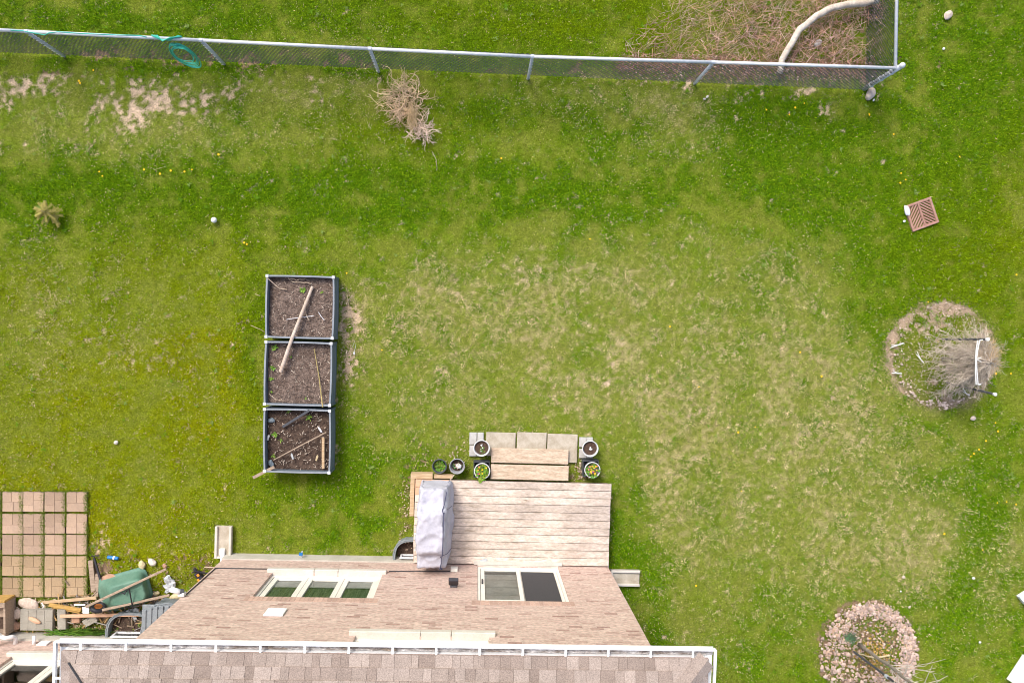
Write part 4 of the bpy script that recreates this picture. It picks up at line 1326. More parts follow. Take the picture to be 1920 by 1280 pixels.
bits('wooden_pole', 'pole', [(586, 537, .37), (549, 630, .475), (526, 697, .44)], 0, .028, .036, 'long pale wooden pole lying across the far and middle raised beds', 'pole', n=10)
bits('bamboo_stick', 'bamboo', [(589, 653), (598, 705), (605, 763, .46)], .36, .008, .012, 'thin straight bamboo stick on the soil of the middle bed', 'stick')
bits('white_stick', 'twig', [(500, 520, .46), (524, 541, .36), (538, 543, .345)], 0, .007, .009, 'bent white stem over the far left corner of the farthest bed', 'stick')
bits('white_stick', 'cap', [(537, 599), (562, 595), (588, 592)], .365, .006, .006, 'straight white stem lying level under the pole in the farthest bed', 'stick')
bits('white_stick', 'cap', [(597, 585), (602, 593), (608, 600)], .36, .006, .006, 'short white stem near the right side of the farthest bed', 'stick')
bits('dry_stick', 'twig', [(570, 561), (574, 590), (580, 600)], .36, .006, .007, 'curved dry stem crossing under the pole in the farthest bed', 'stick', w=.01)
bits('dry_stick', 'twig', [(546, 527), (570, 530), (583, 532)], .36, .006, .009, 'wavy dry stem along the far edge of the farthest bed', 'stick', w=.015)
bits('dry_stick', 'twig', [(540, 521), (556, 526), (574, 521)], .37, .010, .005, 'pale forked stem tucked against the far rim of the farthest bed', 'stick', w=.02)
bits('dry_stick', 'twig', [(505, 738), (518, 749), (532, 751)], .35, .006, .006, 'reddish curved stem in the lower left of the middle bed', 'stick', w=.01)
bits('wooden_stick', 'oldwood', [(513, 862), (560, 837), (612, 810, .42)], .37, .010, .014, 'thin brown stick lying diagonally across the nearest bed', 'stick')
plank('metal_strip', 'darkgrey', W(530, 800, .34), W(580, 769, .46), .045, .02, 'dark grey metal strip leaning on the far rim of the nearest bed', 'metal strip')
plank('wooden_plank', 'tanwood', W(606, 820, .36), W(606, 878, .36), .05, .025, 'short narrow tan plank along the right side of the nearest bed', 'plank')
plank('weathered_plank', 'oldwood', W(475, 895, .30), W(514, 875, .46), .055, .03, 'weathered grey board poking out over the near left corner of the nearest bed', 'plank')
for x, y, lb in ((509, 788, 'blue plastic scrap on the far left soil of the nearest bed'), (508, 868, 'blue plastic scrap in the near left corner of the nearest bed')):
    p = W(x, y, .32); mb = MB(); mb.rock(p, (.07, .05, .03), rough=.25, sub=2); tag(mb.build('plastic_scrap', 'slate'), lb, 'scrap')
for x, y, rz, mt, lb in ((600, 805, .5, 'cap', 'white plant tag in the right half of the nearest bed'), (548, 855, .2, 'bag', 'pale green plant tag in the middle of the nearest bed'), (594, 858, -.3, 'straw', 'yellowish plant tag beside the short plank in the nearest bed'),
                         (503, 820, -.3, 'bag', 'white plant tag against the left panel of the nearest bed')):
    p = W(x, y, .345); mb = MB(); m = Matrix.Translation(p) @ Matrix.Rotation(rz, 4, 'Z') @ Matrix.Rotation(.25, 4, 'X')
    mb.add([m @ Vector(q) for q in ((-.016, -.06, 0), (.016, -.06, 0), (.018, .04, 0), (0, .07, 0), (-.018, .04, 0), (-.016, -.06, .004), (.016, -.06, .004), (.018, .04, .004), (0, .07, .004), (-.018, .04, .004))],
           [(4, 3, 2, 1, 0), (5, 6, 7, 8, 9), (0, 1, 6, 5), (1, 2, 7, 6), (2, 3, 8, 7), (3, 4, 9, 8), (4, 0, 5, 9)])
    tag(mb.build('plant_tag', mt), lb, 'plant tag')
for x, y, r, n_, lb in ((568, 545, .09, 34, 'spreading green weed near the far edge of the farthest bed'), (603, 548, .05, 16, 'small green weed right of the pole tip in the farthest bed'), (516, 652, .09, 30, 'low green weed in the far left corner of the middle bed'),
                        (512, 690, .07, 30, 'green weed against the left side of the middle bed'), (546, 669, .04, 14, 'small weed beside the pole end in the middle bed'), (508, 710, .06, 24, 'yellow green weed low on the left side of the middle bed'),
                        (573, 746, .04, 12, 'tiny weed near the near edge of the middle bed'), (509, 735, .05, 14, 'weed sprouting above the reddish stem in the middle bed'),
                        (580, 782, .08, 30, 'star shaped green weed near the far edge of the nearest bed'), (516, 815, .08, 36, 'leafy weed on the left side of the nearest bed'), (513, 855, .06, 20, 'weed in the near left part of the nearest bed'), (541, 771, .05, 14, 'little weed at the far rim of the nearest bed'), (527, 825, .05, 18, 'small weed right of the leafy one in the nearest bed')):
    p = W(x, y, .335); mb = MB()
    for i in range(n_):
        a = random.uniform(0, 6.28); l = r * random.uniform(.4, 1); o_ = Vector((random.gauss(0, r * .22), random.gauss(0, r * .22), 0)); w_ = l * .16
        q = p + o_; e = Vector((math.cos(a), math.sin(a), random.uniform(.1, .7))) * l * .7; sd_ = Vector((-math.sin(a), math.cos(a), 0)) * w_
        mb.add([q, q + e * .5 + sd_, q + e, q + e * .5 - sd_], [(0, 1, 2, 3)], random.choice([(1, 1, 1), (1.5, 1.25, 1), (.7, .8, .8)]))
    tag(mb.build('weed', 'leaf'), lb, 'weed', 'weeds in the raised beds')

# ------------------------------------------------------------------ chain link fence
FH = 1.14
FB = [(-13.9, 5.33), (-10.85, 5.225), (-7.82, 5.118), (-4.845, 5.02), (-1.911, 4.923), (0.975, 4.835), (4.255, 4.79), (7.66, 4.74)]
fence = thing('chain_link_fence', (FB[0][0], FB[0][1], 0), 'galvanised chain link fence across the top of the lawn, turning at a corner post', 'fence')


def F(x, y, z=0): return (x - FB[0][0], y - FB[0][1], z)


for (x, y) in FB[1:-1]:
    mb = MB(); mb.tube([F(x, y, -.1), F(x, y, FH - .01)], .026, n=10)
    pp = mb.build('post', 'galv', fence, True)
    mb = MB()
    for k in range(14):
        z = .05 + k * .078
        mb.tube([F(x - .034, y - .028, z), F(x, y - .037, z + .008), F(x + .034, y - .028, z)], .0045, n=4)
    mb.build('tie_wire', 'rail', pp)
    mb = MB(); mb.tube([F(x - .03, y, FH + .022), F(x + .03, y, FH + .022)], .036, n=10); mb.build('rail_cap', 'galv', pp)
for a, b in zip(FB[:-1], FB[1:]):
    mb = MB(); mb.tube([F(*a, FH + .02), F(*b, FH + .02)], .030, n=10)
    mb.build('top_rail', 'rail', fence, True)
cx, cy = FB[-1]
cy2 = 10.5
mb = MB(); mb.tube([F(cx + .03, cy, -.1), F(cx + .03, cy, 1.30)], .045, n=14); cp = mb.build('corner_post', 'galv', fence, True)
mb = MB(); mb.lathe(F(cx + .03, cy, 1.29), [(.052, 0), (.052, .02), (.04, .045), (.02, .06), (.001, .064)], 16); mb.build('post_cap', 'rail', cp, True)
mb = MB()
for z in (.25, .6, .95): mb.tube([F(cx + .03 + .05 * math.cos(t), cy + .05 * math.sin(t), z) for t in [i * .4488 for i in range(15)]], .006, n=4)
mb.build('clamp_band', 'rail', cp)
mb = MB(); mb.tube([F(cx - .02, cy, FH + .02), F(cx + .03, cy2, FH + .02)], .030, n=10); mb.build('top_rail', 'rail', fence, True)
for y in (7.8,):
    mb = MB(); mb.tube([F(cx, y, -.1), F(cx, y, FH)], .026, n=10); mb.build('post', 'galv', fence, True)


def chain(a, b, name):
    a = Vector((*a, 0)); b = Vector((*b, 0)); d = b - a; L = d.length; d.normalize(); nr = Vector((d.y, -d.x, 0))
    mb = MB(); st = .085; h0, h1 = .02, FH + .01; hh = h1 - h0; r = .0046
    vs = []; fs = []
    k = -int(hh / st) - 1
    def strut(s0, z0, s1, z1, off):
        p = a + d * s0 + nr * off; q = a + d * s1 + nr * off
        p.z, q.z = z0, z1
        m_ = Vector((d.x, d.y, 0)) * r
        o_ = nr * r
        base = [p + m_, p - m_ * .6 + o_, p - m_ * .6 - o_, q + m_, q - m_ * .6 + o_, q - m_ * .6 - o_]
        mb.add([(v.x - FB[0][0], v.y - FB[0][1], v.z) for v in base], [(0, 1, 4, 3), (1, 2, 5, 4), (2, 0, 3, 5)])
    while k * st < L:
        s = k * st
        s0, z0, s1, z1 = s, h0, s + hh, h1
        if s0 < 0: z0 = h0 - s0; s0 = 0
        if s1 > L: z1 = h1 - (s1 - L); s1 = L
        if z1 > z0 + .01: strut(s0, z0, s1, z1, .031)
        s0, z0, s1, z1 = s, h1, s + hh, h0
        if s0 < 0: z0 = h1 + s0; s0 = 0
        if s1 > L: z1 = h0 + (s1 - L); s1 = L
        if z0 > z1 + .01: strut(s0, z0, s1, z1, .036)
        k += 1
    return mb.build(name, 'wire', fence)


chain(FB[0], FB[-1], 'wire_mesh')
chain((cx, cy), (cx + .03, cy2), 'wire_mesh')


def onfence(px, py, off=.05):
    """point of the fence's near face at this pixel"""
    lo, hi = 0.0, 1.5
    for _ in range(30):
        m_ = (lo + hi) / 2; p = W(px, py, m_)
        fy = np.interp(p.x, [q[0] for q in FB], [q[1] for q in FB]) - off
        if p.y > fy: lo = m_
        else: hi = m_
    return W(px, py, lo)


# hose wound on the rail and hanging down as a coil
mb = MB()
ls = [(20, 57), (42, 58), (62, 62), (84, 66), (92, 62), (108, 60), (150, 63), (220, 66), (262, 67), (275, 70)]
mb.tube([W(x, y, FH + .05) for x, y in ls], .009, n=6)
for k in range(6):
    o_ = k * .011
    mb.tube([W(284 + k * 2, 67 + random.uniform(-1, 1), FH + .06 + o_), W(300 + k, 74 + k * .7, FH + .065 + o_), W(318, 76 - k, FH + .065 + o_), W(334 + k * 1.5, 67 + k * .4, FH + .05)], .011, n=6)
fx = lambda x: np.interp(x, [q[0] for q in FB], [q[1] for q in FB])
top = onfence(322, 78, .08); bot = onfence(364, 114, .08)
for k in range(8):
    xc = (top.x + bot.x) / 2 + random.uniform(-.02, .02) + .012 * (k - 4); zt_, zb_ = 1.10 - random.uniform(0, .03), .10 + .085 * k + random.uniform(-.02, .02)
    hw_ = .21 - .007 * k + random.uniform(-.012, .012); off = .05 + .012 * k
    pts = []
    for i in range(29):
        t_ = -math.pi / 2 + 2 * math.pi * i / 28
        zc_ = (zt_ + zb_) / 2; x = xc + hw_ * math.copysign(abs(math.sin(t_ + math.pi / 2)) ** .8, math.sin(t_ + math.pi / 2)); z = zc_ - (zt_ - zb_) / 2 * math.cos(t_ + math.pi / 2) * -1
        pts.append(Vector((x, fx(x) - off - .09 * (1 - (z - zb_) / (zt_ - zb_)), z)))
    mb.tube(pts, .0075, n=6)
tag(mb.build('garden_hose', 'hose', smooth=True), 'teal green hose wound along the fence rail and hanging from it in a coil', 'hose')

# ------------------------------------------------------------------ cut shrub beside the fence
p = W(772, 214, 0)
sh = thing('cut_shrub', p, 'heap of dry tan stems, a cut back shrub on the lawn near the fence', 'shrub')
mb = MB()


def P_(x, y, z=0):
    q = W(x, y, z); return Vector((q.x - p.x, q.y - p.y, z))


for i in range(190):
    t = random.random()
    low = t > .74
    if low: bx, by = 789 + random.gauss(0, 10), 240 + random.gauss(0, 8)
    else: bx, by = 757 + random.gauss(0, 15), 190 + random.gauss(0, 17)
    out = math.atan2(-(by - 208), bx - 768) if random.random() < .6 else random.uniform(0, 6.28)
    a = out + random.gauss(0, .6); l = random.uniform(.16, .42) * (.75 if low else 1); cur = random.gauss(0, 1.5) / 6
    q = [P_(bx, by, random.uniform(.03, .22))]
    for s in range(7):
        a += cur + random.gauss(0, .12)
        nx = q[-1] + Vector((math.cos(a) * l / 7, math.sin(a) * l / 7, random.uniform(-.02, .028)))
        nx.z = min(max(nx.z, .01), .34); q.append(nx)
    k = random.uniform(.6, 1.3); col = (k * 1.15, k * 1.15, k * 1.35) if low else (k, k * random.uniform(.93, 1.02), k * random.uniform(.85, 1.0))
    mb.tube(q, random.uniform(.005, .011), .003, n=5, col=col)
    for s in range(2):
        jj = random.randint(2, 6); a2 = a + random.choice((-1, 1)) * random.uniform(.5, 1.1); ll = random.uniform(.06, .16)
        mb.tube(wob(q[jj], q[jj] + Vector((math.cos(a2) * ll, math.sin(a2) * ll, .03)), 3, .015), .004, .002, n=4, col=col)
stm = pmat('tan_stem', (0.78, 0.62, 0.43), (0.56, 0.41, 0.26), 8, .85, attr='tint')
mb.build('stems', stm, sh)
mb = MB()
for i in range(420):     # the fine strawy tuft in the middle
    a = random.gauss(R(-85), .5) + (math.pi if random.random() < .35 else 0); l = random.uniform(.06, .18); o_ = P_(773 + random.gauss(0, 5), 216 + random.gauss(0, 12), random.uniform(.12, .30))
    k = random.uniform(.7, 1.2)
    mb.tube([o_, o_ + Vector((math.cos(a) * l * .5, math.sin(a) * l * .5, .02)), o_ + Vector((math.cos(a) * l, math.sin(a) * l, -.06))], .0028, .001, n=3, col=(k, k, k), cap=False)
mb.build('straw_tuft', pmat('straw_tuft', (0.60, 0.46, 0.27), (0.48, 0.34, 0.18), 15, .9, attr='tint'), sh)
mb = MB()
for i in range(120):
    a = random.uniform(0, 6.28); r_ = random.uniform(.0, .5); o_ = Vector((math.cos(a) * r_ * .8 - .05, math.sin(a) * r_ + .05, random.uniform(.0, .04))); b = random.uniform(0, 6.28); l = random.uniform(.05, .16)
    mb.tube(wob(o_, o_ + Vector((math.cos(b) * l, math.sin(b) * l, .01)), 3, .012), .004, .002, n=4, col=(.6, .55, .5))
tag(mb.build('twig_litter', stm, sh), kind='stuff')
bits('dry_stick', 'twig', [(811, 285), (818, 300), (819, 320)], .03, .005, .003, 'single dry stem lying on the grass below the cut shrub', 'stick', w=.01)

# ------------------------------------------------------------------ dead vines in the corner behind the fence
mb = MB()
for i in range(3300):
    while True:
        x = random.uniform(1170, 1680); y = random.uniform(-40, 150)
        d_ = ((x - 1690) / 430) ** 2 + ((y - 60) / 130) ** 2
        lim = 112 - (x - 1170) * .085
        if random.random() < math.exp(-d_ * 1.1) and y > lim - 40 - (x - 1180) * .8 and y < 150 and (x < 1625 or (y < 135 and x < 1655)) and not (x > 1600 and y > 40 and random.random() < .65): break
    z = abs(random.gauss(.03, .08)) + .01
    if y > 118: z *= .3
    a = random.uniform(0, 6.28) if random.random() < .6 else R(35) + random.gauss(0, .4)
    l = random.uniform(.08, .38)
    if x > 1590: l = min(l, (1665 - x) / 96 * 1.0 + .05)
    if y > 118: l *= .4
    o_ = W(x, y, z)
    k = random.uniform(.45, 1.45); c_ = random.choice([(1, .97, .95), (1.1, .88, .72), (1.1, 1.02, .85), (1.05, 1.05, 1.1), (.6, .48, .40)])
    mb.tube(wob(o_, o_ + Vector((math.cos(a) * l, math.sin(a) * l, random.uniform(-.08, .1))), 2, .006 + l * .03), random.uniform(.002, .0052), .0015, n=3, col=tuple(k * v for v in c_), cap=False)
for i in range(1500):
    x = random.uniform(1150, 1640); y = random.gauss(119 + (x - 1150) * .02, 11)
    o_ = W(x, y, random.uniform(0, .04)); a = random.uniform(0, 6.28); l = random.uniform(.03, .12); k = random.uniform(.35, 1.0)
    mb.tube([o_, o_ + Vector((math.cos(a) * l, math.sin(a) * l, .01))], .004, .003, n=3, col=(k * .9, k * .62, k * .55), cap=False)
tag(mb.build('dead_vines', 'vine'), 'tangle of dead brown vines filling the fence corner', 'dead vines', kind='stuff')

lg = [(1462, 138, .10), (1466, 112, .16), (1484, 82, .22), (1500, 55, .26), (1530, 30, .28), (1560, 15, .28), (1590, 9, .26), (1622, 6, .24), (1645, 0, .22)]
mb = MB(); pts = []
for i in range(len(lg) - 1):
    a = W(*lg[i]); b = W(*lg[i + 1])
    for s in range(3): pts.append(a.lerp(b, s / 3) + Vector((random.uniform(-.008, .008), random.uniform(-.008, .008), 0)))
pts.append(W(*lg[-1])); mb.tube(pts, .058, .070, n=12)
lgm = mb.build('fallen_log', 'log', smooth=True)
tag(lgm, 'bleached bare log curving over the dead vines in the fence corner', 'log')

# stones -----------------------------------------------------------
for x, y, r, lb, mt in ((1777, 29, (.10, .075, .05), 'pink stone on the grass outside the fence near the top right', 'stone'), (1631, 177, (.15, .09, .07), 'flat pale stone at the foot of the fence corner post', 'stone'),
                        (1533, 82, (.09, .06, .05), 'pale stone among the vines beside the log', 'cobble'), (1321, 186, (.03, .02, .015), 'left of two small cream stones on the lawn below the fence', 'sill'),
                        (1326, 182, (.035, .025, .02), 'right of two small cream stones on the lawn below the fence', 'sill'), (1824, 784, (.055, .045, .03), 'oval pale stone on the grass below the ring of bare soil', 'stone'),
                        (218, 829, (.04, .04, .03), 'lumpy cream stone on the left lawn', 'sill'), (267, 1058, (.09, .06, .05), 'cream stone left of its neighbour above the wheelbarrow', 'cream'),
                        (286, 1053, (.09, .06, .05), 'cream stone right of its neighbour above the wheelbarrow', 'sill'), (309, 1060, (.05, .04, .03), 'small reddish brick piece near the end of the wheelbarrow handle', 'brickred'),
                        (1694, 1081, (.035, .03, .02), 'small pink stone above the ring of crushed stone', 'stone'), (1705, 1137, (.03, .02, .02), 'small tan stone at the upper right of the crushed stone ring', 'stone'),
                        (1837, 1203, (.025, .02, .018), 'little white stone on the grass right of the crushed stone ring', 'cap'), (1769, 92, (.03, .025, .02), 'little white stone outside the fence right of the corner post', 'cap'),
                        (1638, 188, (.03, .018, .015), 'tiny white stone just below the flat corner stone', 'cap'), (1825, 1083, (.03, .025, .02), 'round white stone near the lower right of the lawn', 'cap')):
    q = W(x, y, 0); mb = MB(); mb.rock((q.x, q.y, r[2] * .35), r, sub=2, rough=.13)
    tag(mb.build('stone', mt), lb, 'stone')
q = W(402, 413, .03); mb = MB()
bmq = MB(); bmq.lathe((q.x, q.y, .0), [(.001, .0)] + [(.055 * math.sin(a), .055 - .055 * math.cos(a)) for a in [i * math.pi / 10 for i in range(1, 10)]] + [(.001, .11)], 18)
tag(bmq.build('ball', 'white', smooth=True), 'small white ball lying on the dark green grass at the left', 'ball')

# ------------------------------------------------------------------ drain grate
a_ = [W(1743, 368), W(1763, 416), W(1713, 437), W(1691, 387)]
gc = sum(a_, Vector()) / 4; gc.z = 0
ang = math.atan2((a_[0] - a_[3]).y, (a_[0] - a_[3]).x)
t = thing('storm_drain', (gc.x, gc.y, 0), 'square rusty pink drain grate with a chevron of slots set in the grass', 'drain grate', rz=ang)
hx, hy = .285, .27
mb = MB()
for a, b in (((-hx, -hy, -.4), (hx, -hy + .045, .025)), ((-hx, hy - .045, -.4), (hx, hy, .025)), ((-hx, -hy + .046, -.4), (-hx + .045, hy - .046, .025)), ((hx - .045, -hy + .046, -.4), (hx, hy - .046, .025))): mb.box(a, b, bev=.005)
fr = mb.build('grate_frame', 'iron', t)
mb = MB()
# a spine towards the far edge and two sets of slanted bars either side of it
def clipseg(p, d):
    # extend from p along d until the inner rectangle
    X, Y = hx - .045, hy - .045; ts = []
    if d[0]: ts.append(((X if d[0] > 0 else -X) - p[0]) / d[0])
    if d[1]: ts.append(((Y if d[1] > 0 else -Y) - p[1]) / d[1])
    t_ = min(q for q in ts if q >= 0); return (p[0] + d[0] * t_, p[1] + d[1] * t_)
mb.box((-.017, -hy + .044, -.02), (.017, hy - .044, .021))
for k in range(-9, 12):
    y = k * .072 + .02
    for sx in (1, -1):
        d = (sx * .707, -.707 if True else 0)
        p = (sx * .017, y)
        if abs(p[1]) > hy - .045:
            tt = (y - (hy - .046)) / .707
            p = (p[0] + d[0] * tt, p[1] + d[1] * tt) if tt > 0 else p
        if abs(p[0]) > hx - .05 or abs(p[1]) > hy - .044: continue
        e = clipseg(p, d)
        if math.hypot(e[0] - p[0], e[1] - p[1]) > .01:
            mb.beam((p[0], p[1], .0), (e[0], e[1], .0), .026, .018)
mb.build('grate_bar', 'iron', t)
mb = MB(); mb.box((-hx + .046, -hy + .046, -.4), (hx - .046, hy - .046, -.35)); mb.build('pit_floor', 'pit', t)
q = W(1701, 395, .03); mb = MB(); mb.rock((q.x, q.y, .03), (.115, .055, .03), sub=2, rough=.16, rz=R(-72) + math.pi)
tag(mb.build('crumpled_paper', 'cap'), 'crumpled white paper on the left corner of the drain grate', 'paper')
q = W(1695, 415); mb = MB(); mb.rock((q.x, q.y, .012), (.035, .025, .014), sub=1); tag(mb.build('paper_scrap', 'cap'), 'small white scrap on the grass just below left of the drain grate', 'paper')

# dying little conifer ---------------------------------------------
p = W(103, 406, 0)
t = thing('conifer_seedling', p, 'small yellowing conifer seedling in the dark grass at the far left', 'seedling')
mb = MB(); mb.tube(wob((0, 0, -.03), (-.06, .06, .34), 4, .008), .012, .004, n=6); mb.build('stem', 'twig', t)
mb = MB()
for i in range(40):
    h = random.uniform(.06, .32); a = random.uniform(0, 6.28); l = random.uniform(.16, .27) * (1.15 - h * 1.3)
    o_ = Vector((-.06 * h / .34, .06 * h / .34, h)); d_ = Vector((math.cos(a), math.sin(a), random.uniform(-.1, .35)))
    q = wob(o_, o_ + d_ * l, 3, .008); mb.tube(q, .007, .004, n=4)
    for s in range(12):
        f_ = s / 12; b_ = o_ + d_ * l * (.2 + .8 * f_)
        for sg in (-1, 1):
            e = Vector((-math.sin(a), math.cos(a), .2)) * sg * .028 + d_ * .02
            mb.tube([b_, b_ + e], .0045, .002, n=3, cap=False)
mb.build('needles', 'conifer', t)

# ------------------------------------------------------------------ weeping tree with two stakes
zt = 1.32
T = W(1858, 679, zt); Tb = Vector((T.x - .06, T.y + .02, 0))
tree = thing('weeping_tree', Tb, 'bare grey weeping tree with drooping twigs tied between two stakes at the right', 'tree')
L_ = T - Tb
mb = MB(); tp = wob((0, 0, -.03), L_, 6, .012); mb.tube(tp, .030, .020, n=8); mb.build('trunk', 'bark', tree, True)
mb = MB()
TX, TY = L_.x, L_.y
for i in range(150):
    a = random.uniform(0, 6.28); l = random.uniform(.25, .70) * (1.12 if math.cos(a) < -.2 else 1)
    e = Vector((TX + math.cos(a) * l, TY + math.sin(a) * l, max(.12, zt - .25 - random.uniform(.1, .9) * l * 1.6)))
    st_ = L_ * random.uniform(.80, 1.0); mid = st_.lerp(e, .45) + Vector((random.gauss(0, .06), random.gauss(0, .06), random.uniform(.02, .16)))
    pts = [(st_ * (1 - s) + mid * s) * (1 - s) + (mid * (1 - s) + e * s) * s for s in [k / 9 for k in range(10)]]
    pts = [q + Vector((random.gauss(0, .015), random.gauss(0, .015), random.gauss(0, .012))) for q in pts]
    k = random.uniform(.65, 1.15); col = (k, k * .97, k * random.uniform(.88, 1.0))
    mb.tube(pts, random.uniform(.006, .010), .003, n=4, col=col, cap=False)
    for s in range(26):
        j = random.randint(2, 9); b = pts[j] + Vector((random.gauss(0, .02), random.gauss(0, .02), 0)); an = a + random.gauss(0, 1.25)
        ll = random.uniform(.05, .19); k2 = k * random.uniform(.75, 1.3)
        c_ = (k2 * 1.25, k2 * 1.0, k2 * .62) if (math.cos(a) > .6 and random.random() < .5) else (k2, k2 * .97, k2 * .92)
        mb.tube(wob(b, b + Vector((math.cos(an), math.sin(an), random.uniform(-.7, .35))) * ll, 3, .018), .0042, .002, n=3, col=c_, cap=False)
mb.build('crown', 'greytwig', tree)


def stake(topx, topy, h, lean, label):
    tp = W(topx, topy, h); t = thing('tree_stake', (tp.x - lean[0], tp.y - lean[1], 0), label, 'stake', 'stakes holding the young trees')
    mb = MB(); mb.tube([(0, 0, -.05), (lean[0], lean[1], h)], .022, n=10); mb.build('rod', 'bark' if False else 'darkgrey', t)
    mb = MB(); mb.tube([(lean[0] * .99, lean[1] * .99, h - .03), (lean[0], lean[1], h + .012)], .031, n=10); mb.build('cap', 'cap', t)
    return tp


s1 = stake(1852, 636, 1.3, (.0, .02), 'dark stake with a white cap on the upper side of the weeping tree')
s2 = stake(1866, 739, 1.3, (.05, -.12), 'dark stake with a white cap on the lower side of the weeping tree')
zs = 1.30
A = W(1835, 638, zs); B = W(1830, 673, zs + .03); C = W(1832, 721, zs - .05)
for a, b, lb in ((A, B, 'white strap from the weeping tree to its upper stake'), (C, B, 'white strap from the weeping tree to its lower stake')):
    mb = MB()
    for o_ in (-.018, .018):
        mb.tube([a + Vector((o_, 0, 0)), a.lerp(b, .5) + Vector((o_ * .8, 0, -.01)), b + Vector((o_ * .3, 0, 0))], .011, n=6)
    mb.tube([a + Vector((.02, 0, 0)), a + Vector((.07, .01, .01))], .012, n=6)
    mb.tube([b, b + Vector((.10, -.05 if b.y > a.y else .03, .0))], .008, n=5)
    tag(mb.build('tree_strap', 'strap'), lb, 'strap')

# ------------------------------------------------------------------ young tree and its stake in the crushed stone ring
b0 = W(1612, 1208, 0); hgt = 3.2
tp = W(1745, 1306, hgt)
yt = thing('young_tree', b0, 'slender leafless young tree leaning out of the crushed stone ring', 'tree')
d = Vector((tp.x - b0.x, tp.y - b0.y, hgt))
mb = MB(); tpts = wob((0, 0, -.05), d, 9, .02); mb.tube(tpts, .040, .016, n=9); mb.build('trunk', 'bark', yt, True)
mb = MB()
for i in range(26):
    f_ = random.uniform(.42, .98); o_ = Vector((0, 0, 0)).lerp(d, f_); a = random.uniform(0, 6.28); l = random.uniform(.25, .7) * (1.3 - f_)
    e = o_ + Vector((math.cos(a) * l, math.sin(a) * l, l * .8)); q = wob(o_, e, 5, .02); mb.tube(q, .009, .003, n=5)
    for s in range(3):
        j = random.randint(2, 5); aa = a + random.uniform(-1, 1)
        mb.tube(wob(q[j], q[j] + Vector((math.cos(aa), math.sin(aa), .5)) * random.uniform(.08, .25), 2, .01), .004, .002, n=4)
# the two twigs seen at the frame's lower edge
for pts in ([(1733, 1281, 1.6), (1741, 1262, 1.7), (1748, 1247, 1.8)], [(1740, 1280, 1.6), (1762, 1274, 1.7), (1777, 1266, 1.8)], [(1757, 1277, 1.7), (1750, 1263, 1.8)]):
    mb.tube([W(*q) - b0 for q in pts], .008, .004, n=5)
mb.build('crown', 'greytwig', yt)
k0 = W(1601, 1221, 0); kt = W(1690, 1288, 1.7)
t = thing('tree_stake', k0, 'dark slanting stake rising out of the crushed stone ring', 'stake', 'stakes holding the young trees')
mb = MB(); mb.tube([(0, 0, -.05), (kt.x - k0.x, kt.y - k0.y, 1.7)], .022, n=8); mb.build('rod', 'darkgrey', t)
mb = MB(); f_ = .72; mb.tube([(f_ * (kt.x - k0.x) , f_ * (kt.y - k0.y), f_ * 1.7 - .04), (f_ * (kt.x - k0.x), f_ * (kt.y - k0.y), f_ * 1.7 + .04)], .032, n=8); mb.build('collar', 'galv', t)
bits('peeled_branch', 'straw', [(1610, 1225, .1), (1640, 1232, .14), (1668, 1228, .2)], 0, .012, .016, 'pale peeled branch on the ground at the foot of the young tree', 'branch', w=.01)
bits('peeled_branch', 'straw', [(1616, 1211, .06), (1628, 1222, .08), (1640, 1238, .08)], 0, .016, .010, 'short pale branch lying beside the young tree trunk base', 'branch', w=.02)
# crushed stone ring
mb = MB(); c0 = W(1628, 1222)
for i in range(2600):
    a = random.uniform(0, 6.28); q = random.random()
    up = math.sin(a); rt_ = math.cos(a)
    r_ = random.gauss(.86, .085) if (up > -.1 and rt_ > -.5 or rt_ > .5) else random.gauss(.76, .19)
    if q < .16: r_ = random.uniform(.1, .9)
    x = c0.x + r_ * math.cos(a) + .02; y = c0.y + r_ * math.sin(a)
    if r_ > 1.04 or (up < .35 and rt_ < .1 and random.random() < .45): continue
    k = random.uniform(.65, 1.25); s = random.uniform(.011, .034) * (1.15 if q > .5 else .8)
    cc = random.choice([(1, 1, 1), (1, .92, .88), (1.1, 1.02, 1.0), (.85, .80, .80), (1.0, .88, .74)])
    mb.rock((x, y, random.uniform(-.012, .015)), (s * 1.25, s, s * .6), tuple(k * v for v in cc), sub=1, rough=.28)
tag(mb.build('crushed_stone', 'gravel'), 'ring of pinkish crushed stone around the young tree at the lower right', 'crushed stone', kind='stuff')
q = W(1591, 1191)
mb = MB()
for i in range(130):
    a = random.uniform(0, 6.28); l = random.uniform(.03, .13); z = random.uniform(.02, .14)
    o_ = Vector((q.x + random.gauss(0, .04), q.y + random.gauss(0, .04), z)); d_ = Vector((math.cos(a), math.sin(a), .3)) * l
    mb.tube([o_, o_ + d_], .005, .002, n=3, col=tuple(random.uniform(.7, 1.3) * v for v in (1, 1, 1)))
tag(mb.build('low_shrub', pmat('blue_green_needles', (0.09, 0.17, 0.08), (0.13, 0.22, 0.12), 20, .8, attr='tint')), 'low blue green shrub in the upper left of the crushed stone ring', 'shrub')
# mulch, leaves, dry litter
mb = MB()


def litter(mb, x, y, z, s, cols, flat=.3):
    a = random.uniform(0, 6.28); e = Vector((math.cos(a), math.sin(a), random.uniform(-flat, flat))) * s; sd_ = Vector((-math.sin(a), math.cos(a), random.uniform(-flat, flat))) * s * random.uniform(.2, .5)
    q = Vector((x, y, z)); k = random.uniform(.6, 1.3)
    mb.add([q - e * .5, q + sd_ * .6, q + e * .5, q - sd_ * .6], [(0, 1, 2, 3)], tuple(k * v for v in random.choice(cols)))


